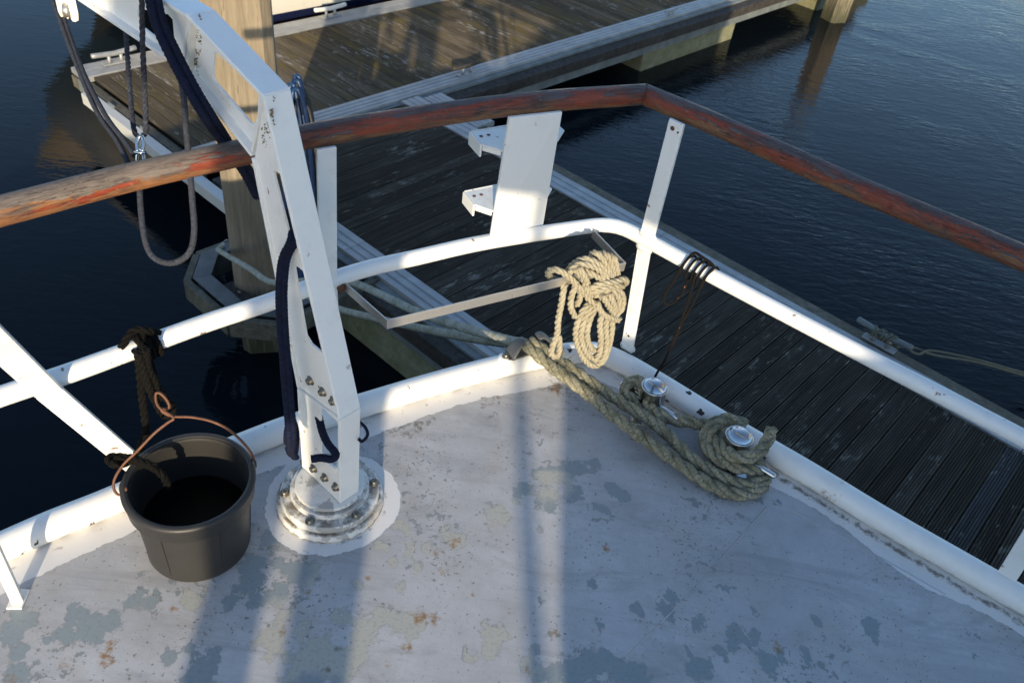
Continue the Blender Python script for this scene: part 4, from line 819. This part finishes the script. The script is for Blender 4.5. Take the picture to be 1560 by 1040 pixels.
# ------------------------------------------------------------------ steel bracket with the coil
br = thing('bracket_bar', (-0.4534,1.67,0.46), 'brown tinted stainless flat bar bracket standing inboard of the mid rail', 'bracket')
bp = [V((-0.4504,1.665,0.46)), V((-0.3052,1.534,0.46)), V((0.2788,1.939,0.46)), V((0.184,2.061,0.475))]
m = MB()
for i in range(3):
    a, b = bp[i], bp[i+1]; d = (b-a).normalized(); m.bar(a-d*0.0015, b+d*0.0015, (0, 0, 1), 0.028, 0.004)
m.build('bar', BRUSHED, br, 0.001)
m = MB(); m.lathe([(0.012, 0), (0.012, 0.006), (0.007, 0.008)], 14, (-0.4494,1.649,0.462), axis=(0.5, -0.8, 0.2)); m.build('bolt', WIRE, br)
m = MB(); m.bar(V((-0.4713,1.649,0.46)), V((-0.4439,1.673,0.46)), (0, 0, 1), 0.034, 0.010); m.build('clamp', W_DIRTY, br, 0.002)

m = MB(); rc = 0.0094; YB = 1.935
def cl(pts, r=rc): laid(m, pts, r, 6.6, 6, 0.05)
cl([(0.1228,1.844,0.4444),(0.1164,1.815,0.447),(0.1179,1.817,0.3876),(0.1182,1.817,0.3277),(0.123,1.82,0.2828),(0.117,1.816,0.2377),(0.1168,1.816,0.2102),(0.1302,1.825,0.1891),(0.1393,1.831,0.2052),(0.134,1.828,0.2472),(0.127,1.823,0.2751)])
cl([(0.1063,1.86,0.432),(0.0852,1.845,0.4471),(0.0686,1.821,0.4755),(0.0704,1.805,0.5014),(0.0862,1.803,0.5082),(0.108,1.81,0.4961),(0.1343,1.821,0.471),(0.1686,1.837,0.4284),(0.1987,1.851,0.3889),(0.2242,1.864,0.3649),(0.239,1.879,0.336)])
cl([(0.124,1.872,0.4495),(0.1262,1.867,0.4797),(0.1438,1.849,0.5166),(0.1696,1.848,0.5258),(0.2002,1.859,0.5065),(0.2298,1.877,0.4712),(0.2452,1.895,0.4401)])
cl([(0.1238,1.835,0.4698),(0.1269,1.823,0.5014),(0.1441,1.825,0.5201),(0.1717,1.837,0.5154),(0.2029,1.854,0.4929),(0.2326,1.874,0.4573)])
cl([(0.1615,1.842,0.4951),(0.1811,1.839,0.4883),(0.2075,1.855,0.4679),(0.2373,1.878,0.4449)])
cl([(0.1313,1.816,0.5124),(0.1493,1.821,0.4956),(0.1687,1.832,0.4634),(0.1812,1.839,0.4309),(0.1965,1.854,0.4008)])
cl([(0.1423,1.812,0.5204),(0.1597,1.814,0.5),(0.1786,1.832,0.4571)])
cl([(0.1849,1.914,0.4827),(0.179,1.898,0.5122),(0.189,1.881,0.5279),(0.2072,1.874,0.5172),(0.2267,1.878,0.4875),(0.2456,1.893,0.4498)])
cl([(0.2089,1.931,0.4786),(0.208,1.912,0.5098),(0.2179,1.891,0.5202),(0.2342,1.89,0.4959),(0.2524,1.903,0.4466)])
cl([(0.232,1.947,0.4691),(0.2311,1.922,0.4989),(0.2406,1.902,0.5059),(0.2522,1.905,0.4805),(0.2642,1.916,0.4395)])
cl([(0.181,1.851,0.422),(0.1979,1.843,0.4459),(0.2245,1.854,0.452),(0.2533,1.877,0.447),(0.2811,1.908,0.4383),(0.2961,1.943,0.4067),(0.2906,1.964,0.3818)])
cl([(0.1852,1.854,0.4113),(0.2055,1.848,0.4291),(0.2375,1.863,0.4323),(0.2676,1.894,0.4226),(0.287,1.937,0.3916)])
cl([(0.2064,1.868,0.3962),(0.2309,1.868,0.4174),(0.2596,1.886,0.4152),(0.2838,1.91,0.3901),(0.297,1.922,0.3567),(0.2983,1.923,0.3217),(0.2817,1.913,0.3037),(0.2598,1.906,0.315)])
cl([(0.2215,1.867,0.392),(0.2415,1.869,0.4111),(0.2643,1.882,0.4038),(0.2815,1.896,0.373),(0.2817,1.899,0.3406),(0.2671,1.894,0.3283)])
cl([(0.2269,1.853,0.4148),(0.2406,1.856,0.3922),(0.2585,1.871,0.3603),(0.2795,1.9,0.3196)])
cl([(0.2443,1.863,0.4168),(0.2571,1.865,0.3945),(0.2711,1.879,0.3621),(0.2827,1.902,0.3285)])
cl([(0.2169,1.856,0.3872),(0.2297,1.853,0.3623),(0.2492,1.867,0.3342),(0.2763,1.895,0.3065),(0.3003,1.927,0.28),(0.2984,1.933,0.2845)])
cl([(0.1488,1.828,0.4569),(0.1437,1.817,0.44),(0.141,1.816,0.4149),(0.1457,1.821,0.3793),(0.1635,1.836,0.3371)])
cl([(0.1618,1.837,0.4299),(0.1669,1.843,0.3991),(0.1623,1.845,0.3703)])
cl([(0.1956,1.856,0.3737),(0.1797,1.838,0.3536),(0.1734,1.833,0.3132),(0.1764,1.835,0.2747),(0.1931,1.847,0.2197),(0.224,1.866,0.1593),(0.2553,1.885,0.1269),(0.28,1.903,0.136),(0.2877,1.91,0.1756),(0.2866,1.912,0.2335),(0.2805,1.913,0.2769),(0.2671,1.911,0.3075)])
cl([(0.2048,1.855,0.3726),(0.1932,1.837,0.3444),(0.1893,1.832,0.3049),(0.1942,1.836,0.2642),(0.2143,1.849,0.2114),(0.2406,1.873,0.1669),(0.2577,1.897,0.1596)])
cl([(0.2171,1.856,0.3704),(0.2075,1.84,0.3391),(0.206,1.839,0.2965),(0.2141,1.847,0.2523),(0.2374,1.873,0.1987),(0.2584,1.905,0.1692)])
cl([(0.2398,1.867,0.3452),(0.2403,1.86,0.3046),(0.2545,1.868,0.2443),(0.26,1.874,0.1878),(0.251,1.875,0.1542)])
cl([(0.2566,1.881,0.3252),(0.2626,1.881,0.2737),(0.2759,1.89,0.2171),(0.2788,1.899,0.1563),(0.267,1.899,0.1232)])
single(m, 'coiled_rope', ROPE_C, 'cream laid rope coiled and hitched over the end of the steel bracket', 'rope')

# ------------------------------------------------------------------ black cord on the mid rail
m = MB(); cr_ = 0.0040
def railpt(px, py): return V((px, py, 0.48))
rp0 = V((0.4529,1.977,0.48)); rp1 = V((0.513,1.935,0.48)); rd = (rp1-rp0).normalized(); rn = V((rd.y, -rd.x, 0)).normalized()
for i in range(5):
    c = rp0.lerp(rp1, i/4)
    ring = [c+rd*(0.002*k)+(rn*math.cos(a)+V((0, 0, 1))*math.sin(a))*(0.0265) for k, a in enumerate([R(-30+k*30) for k in range(9)])]
    braid(m, [ring[0]+V((0, 0, -0.02))]+ring, cr_, 7, 0.05)
top_ = [rp0+rn*0.026+V((0, 0, 0.0)), rp0+V((0.01, 0, 0.034)), rp0.lerp(rp1, 0.5)+V((0, 0, 0.040)), rp1+V((0.004, -0.004, 0.030)), rp1+rn*0.024+V((0, 0, 0.0))]
braid(m, top_, cr_, 7, 0.05)
c = rp0+rn*0.026; dn = V((0, 0, -1))
braid(m, [c, c+dn*0.06+V((-.012, 0, 0)), c+dn*0.11+V((-.024, 0, 0)), c+dn*0.135+V((-.014, 0, 0)), c+dn*0.13+V((.008, 0, 0)), c+dn*0.09+V((.024, 0, 0)), c+dn*0.04+V((.03, 0, 0)), c+rd*0.035], cr_, 7, 0.05)
c1 = rp0.lerp(rp1, 0.62)+rn*0.026; c2 = rp1+rn*0.026; kn = (c1+c2)/2+dn*0.19+V((-0.012, 0, 0))
braid(m, [c1, c1.lerp(kn, 0.5)+V((0.003, 0, 0)), kn], cr_, 7, 0.05); braid(m, [c2, c2.lerp(kn, 0.5)+V((0.004, 0, 0)), kn], cr_, 7, 0.05)
ke = kn+dn*0.28+V((-0.02, 0.03, 0)); braid(m, [kn, kn.lerp(ke, 0.5)+V((0.003, 0, 0)), ke, ke+dn*0.4], cr_, 7, 0.05); braid(m, [kn+V((.006, 0, 0)), kn.lerp(ke, 0.3)+V((0.004, 0, 0))], cr_, 7, 0.05)
single(m, 'fender_cord', CORD, 'thin black cord with orange flecks looped over the white mid rail', 'cord')

# ------------------------------------------------------------------ bucket with wire bail
BK = V((-0.676, 1.160, 0.0)); tilt = V((0.012, -0.012, 0))
bk = thing('bucket', BK, 'black plastic bucket with a rusty wire handle standing on deck', 'bucket')
def ring_prof(prof, seg=56):
    return [[BK+tilt*(z/0.26)+V((r*math.cos(2*math.pi*j/seg), r*math.sin(2*math.pi*j/seg), z)) for j in range(seg)] for r, z in prof]
m = MB(); m.hull(ring_prof([(0.108, 0.0015), (0.116, 0.006), (0.1185, 0.014), (0.1185, 0.05), (0.1265, 0.196), (0.1265, 0.198)]), False, True)
m.hull(ring_prof([(0.1255, 0.25), (0.121, 0.20), (0.112, 0.016), (0.10, 0.010), (0.001, 0.009)]), False, True); m.add(ring_prof([(0.108, 0.0015)])[0], [tuple(range(56))])
m.build('body', PLASTIC, bk)
m = MB(); m.hull(ring_prof([(0.1260, 0.197), (0.1350, 0.1975), (0.1375, 0.200), (0.1395, 0.238), (0.1420, 0.241), (0.1430, 0.246), (0.1400, 0.2515), (0.1345, 0.253), (0.1285, 0.2515), (0.1250, 0.246), (0.124, 0.24)]), False, True); m.build('rim', PLASTIC, bk)
m = MB(); m.hull(ring_prof([(0.1162, 0.118), (0.06, 0.1181), (0.001, 0.1181)]), False, True); m.build('water', BUCKET_DARK, bk)  # black disc added so the shaded inside of the bucket reads dark
for k in range(6):
    a = R(20+60*k); d = V((math.cos(a), math.sin(a), 0)); m = MB(); m.bar(BK+d*0.118+V((0, 0, 0.03)), BK+tilt*0.75+d*0.1265+V((0, 0, 0.196)), (-d.y, d.x, 0), 0.006, 0.004); m.build('rib', PLASTIC, bk)
eL, eR = V((-0.8058,1.122,0.232)), V((-0.5561,1.25,0.232))
for e in (eL, eR):
    d = (e-BK-tilt); d.z = 0; d.normalize(); m = MB(); m.lathe([(0.016, 0.0), (0.016, 0.010), (0.010, 0.013)], 18, BK+tilt+d*0.1385+V((0, 0, 0.221)), axis=d); m.build('ear', PLASTIC, bk)
wirep = [(-0.7824,1.097,0.256),(-0.7817,1.088,0.245),(-0.797,1.085,0.2421),(-0.8093,1.094,0.2529),(-0.8085,1.109,0.2707),(-0.7933,1.13,0.2958),(-0.7716,1.148,0.3172),(-0.7396,1.177,0.3521),(-0.711,1.197,0.3754),(-0.7008,1.202,0.3822),(-0.7164,1.208,0.3881),(-0.7351,1.213,0.3948),(-0.7458,1.221,0.4046),(-0.7488,1.234,0.4198)]
wire2 = [(-0.7488,1.234,0.4198),(-0.7383,1.235,0.4167),(-0.7239,1.23,0.4011),(-0.7203,1.223,0.3877),(-0.7329,1.224,0.3841),(-0.7386,1.222,0.3775),(-0.7166,1.221,0.3664),(-0.6802,1.231,0.362),(-0.6397,1.238,0.3517),(-0.6044,1.238,0.3357),(-0.5748,1.232,0.3136),(-0.5531,1.225,0.2915),(-0.5433,1.219,0.2777)]+[eR+V((0.0, 0.0, -0.006))]
m = MB(); m.tube(smooth(wirep+wire2[1:], 0.006), 0.0031, 8); m.build('wire_handle', WIRE, bk)

# black rope from the mid rail to the bucket
m = MB(); ra, rb = V((-0.8192,1.292,0.48)), V((-0.7826,1.334,0.48)); rk = 0.0085
wrap(m, ra, rb, 0.030, rk, 3.5, laid, pitch=6.5)
up_ = (ra+rb)/2+V((0, 0, 0.036)); laid(m, [ra+V((-.01, -.02, 0.02)), up_+V((-0.01, -0.012, 0.012)), up_+V((0.015, 0.0, 0.008)), rb+V((0.012, 0.015, 0.0)), rb+V((0.01, 0.0, -0.03))], rk, 6.5)
laid(m, [(-0.8017,1.3,0.4858),(-0.8034,1.29,0.4324),(-0.7923,1.28,0.3837),(-0.7791,1.273,0.3557),(-0.7635,1.27,0.3701),(-0.7625,1.264,0.4149),(-0.7667,1.255,0.4712),(-0.7569,1.245,0.5379)], rk, 6.5)
laid(m, [(-0.7812,1.29,0.4947),(-0.7766,1.283,0.4436),(-0.7684,1.277,0.3953),(-0.7531,1.272,0.3661),(-0.7378,1.269,0.3478),(-0.7417,1.266,0.3241),(-0.7574,1.264,0.3145),(-0.768,1.259,0.3505),(-0.7726,1.253,0.4131),(-0.773,1.246,0.4779),(-0.7727,1.24,0.5298)], rk, 6.5)
laid(m, [(-0.8115,1.305,0.4758),(-0.814,1.296,0.4142),(-0.8167,1.288,0.3501),(-0.817,1.28,0.2934),(-0.8196,1.274,0.244),(-0.8286,1.27,0.2079)], rk*1.1, 6.5)
laid(m, [(-0.827,1.27,0.2174),(-0.8358,1.255,0.1922),(-0.8516,1.24,0.1706)]+[(-0.8129,1.139,0.275),(-0.8354,1.143,0.2743),(-0.8442,1.155,0.2739),(-0.8274,1.163,0.2732),(-0.7886,1.158,0.2719),(-0.7573,1.154,0.2709),(-0.7313,1.144,0.27)]+[(-0.7191,1.143,0.25),(-0.7181,1.151,0.2)], rk*1.05, 6.5)
laid(m, [(-0.8233,1.143,0.285),(-0.7999,1.156,0.285),(-0.7634,1.15,0.285),(-0.733,1.141,0.285)], rk, 6.5)
single(m, 'black_rope', ROPE_B, 'black laid rope lashed on the mid rail and tied to the bucket handle', 'rope')

# ------------------------------------------------------------------ falls and strap on the davit
def rope_thing(parts, name, mat, label, fn=braid):
    m = MB()
    for P, r in parts: fn(m, P, r)
    return single(m, name, mat, label, 'rope', 'ropes hanging from the davit arm')
rail_pt = V((-0.7473,1.331,0.93))
rope_thing([([(-1.276,2.027,0.9785),(-1.208,1.927,0.9567),(-1.091,1.763,0.9235),(-0.9576,1.585,0.8888),(-0.8669,1.487,0.8755),(-0.8153,1.424,0.8645)]+[(-0.8201,1.442,0.824)], 0.0052), ([(-1.269,2.039,0.9762),(-1.183,1.909,0.9508),(-1.043,1.709,0.9135),(-0.9242,1.561,0.8903),(-0.8455,1.479,0.8828),(-0.8047,1.435,0.8781)], 0.0052)], 'fall_rope', ROPE_S, 'pair of grey ropes slanting down at far left to the handrail')
rope_thing([([(-1.038,1.956,1.049),(-0.9971,1.853,0.997),(-0.9547,1.754,0.9479),(-0.9072,1.645,0.8935),(-0.8754,1.578,0.8603),(-0.8597,1.559,0.8521),(-0.8463,1.556,0.8571),(-0.8394,1.56,0.8746),(-0.8362,1.58,0.9617),(-0.8341,1.601,1.051),(-0.8271,1.628,1.172)], 0.0058)], 'fall_rope', ROPE_S, 'grey rope bight hanging down to the steel shackle', laid)
rope_thing([([(-0.7302,1.526,1.026),(-0.7172,1.5,0.9867),(-0.7051,1.465,0.9346),(-0.6907,1.427,0.8768),(-0.6783,1.391,0.8238),(-0.6679,1.359,0.7756),(-0.6711,1.335,0.7399),(-0.6929,1.322,0.7189),(-0.7227,1.32,0.7115),(-0.753,1.33,0.7185),(-0.7738,1.355,0.7428),(-0.7953,1.403,0.7886),(-0.8098,1.45,0.8336)]+[(-0.8057,1.444,0.8582)], 0.0062)], 'hanging_line', ROPE_S, 'grey line hanging in a long loop below the left handrail')
m = MB()
braid(m, [(-0.8094,1.609,1.18),(-0.7811,1.56,1.112),(-0.7425,1.523,1.06),(-0.6989,1.489,1.011),(-0.6622,1.463,0.9736)]+[(-0.6547,1.496,0.9196),(-0.6433,1.518,0.8721),(-0.628,1.546,0.8134),(-0.6161,1.577,0.7357)], 0.0098, 10, 0.11)
braid(m, [(-0.7968,1.616,1.18),(-0.77,1.568,1.114),(-0.733,1.533,1.065),(-0.6891,1.498,1.014),(-0.6523,1.472,0.9766)]+[(-0.6471,1.508,0.9181),(-0.6357,1.527,0.8716),(-0.6187,1.553,0.8174),(-0.6053,1.581,0.7416)], 0.0078, 10, 0.11)
for k, (dx, d0, d1) in enumerate(((0, 1.62, 1.80), (9, 1.615, 1.795))):
    braid(m, ([(-0.5119,1.506,0.7451), (-0.4814,1.424,0.7716)] if k else [(-0.5222,1.513,0.7528), (-0.489,1.427,0.775)])+[V(p)+V((0.0092*k, 0.004*k, 0)) for p in [(-0.47,1.364,0.7928),(-0.4746,1.358,0.7751),(-0.4846,1.351,0.7536),(-0.4902,1.342,0.7234),(-0.4908,1.324,0.6688),(-0.4856,1.302,0.5993),(-0.4773,1.28,0.5277),(-0.4689,1.256,0.4538),(-0.4604,1.235,0.3852),(-0.4558,1.222,0.3429)]]+[V(p)+V((0.004*k, 0, 0)) for p in [(-0.4542,1.22,0.3101),(-0.4508,1.233,0.2788)]], 0.0074, 10, 0.11)
braid(m, [(-0.4536,1.221,0.3267),(-0.4661,1.229,0.3326),(-0.4694,1.253,0.3539),(-0.4606,1.266,0.3643)]+[(-0.4498,1.255,0.3354),(-0.4473,1.23,0.2968),(-0.459,1.228,0.2919),(-0.4698,1.24,0.3026)], 0.006, 8, 0.06)
braid(m, [(-0.4543,1.396,0.3329),(-0.4363,1.364,0.3188),(-0.4202,1.333,0.3047)]+[(-0.4057,1.308,0.2897),(-0.3888,1.29,0.2759),(-0.3737,1.28,0.2681),(-0.3654,1.271,0.2613),(-0.3758,1.263,0.2559),(-0.3968,1.261,0.2585),(-0.4196,1.254,0.2564)], 0.009, 8, 0.06)
braid(m, [(-0.3297,1.335,0.3226),(-0.3111,1.329,0.3106),(-0.3026,1.32,0.2953),(-0.3129,1.311,0.2801),(-0.3232,1.315,0.2825)], 0.004, 8, 0.06)
single(m, 'davit_strap', ROPE_N, 'thick navy strap running down the davit arm and leg to the deck', 'strap')
# shackle above the handrail
sh = thing('shackle', (-0.7827,1.41,0.8799), 'small shiny steel shackle holding the grey rope bight to the handrail', 'shackle')
m = MB(); m.tube(smooth([(-0.7838,1.41,0.9029),(-0.7878,1.421,0.9165),(-0.7858,1.429,0.9257),(-0.7794,1.43,0.9265),(-0.7751,1.423,0.918),(-0.7748,1.411,0.904)], 0.003), 0.0036, 8); m.build('bow', STAINLESS, sh)
m = MB(); m.tube(smooth([(-0.7879,1.427,0.8995),(-0.7932,1.423,0.8892),(-0.793,1.418,0.8773),(-0.7868,1.416,0.8705),(-0.7829,1.424,0.8756),(-0.7881,1.436,0.8834),(-0.7958,1.443,0.8873)], 0.003), 0.0034, 8); m.build('ring', STAINLESS, sh)
m = MB(); m.tube([(-0.79,1.409,0.9012),(-0.7683,1.411,0.9038)], 0.0042, 8); m.build('pin', STAINLESS, sh)
# block hanging on the slanting falls
bl = thing('pulley_block', (-1.133,1.825,0.9705), 'cream and white pulley block on the slanting grey ropes at top left', 'pulley block')
for k, off in enumerate((-0.012, 0.012)):
    m = MB(); c = V((-1.155,1.888,0.9677)); m.hull([[c+V((off+s*0.004, 0, 0))+V((0.25*a, 0.1*a, b*0.8+0.01)) for a, b in ((-0.03, 0.06), (0.03, 0.06), (0.03, -0.02), (0.02, -0.04), (-0.01, -0.045), (-0.03, -0.02))] for s in (-1, 1)]); m.build('cheek', HULLW, bl, 0.002)
m = MB(); m.lathe([(0.018, -0.006), (0.014, 0.0), (0.018, 0.006)], 20, (-1.155,1.888,0.9677), axis=(1, 0.1, 0)); m.build('sheave', BRUSHED, bl)
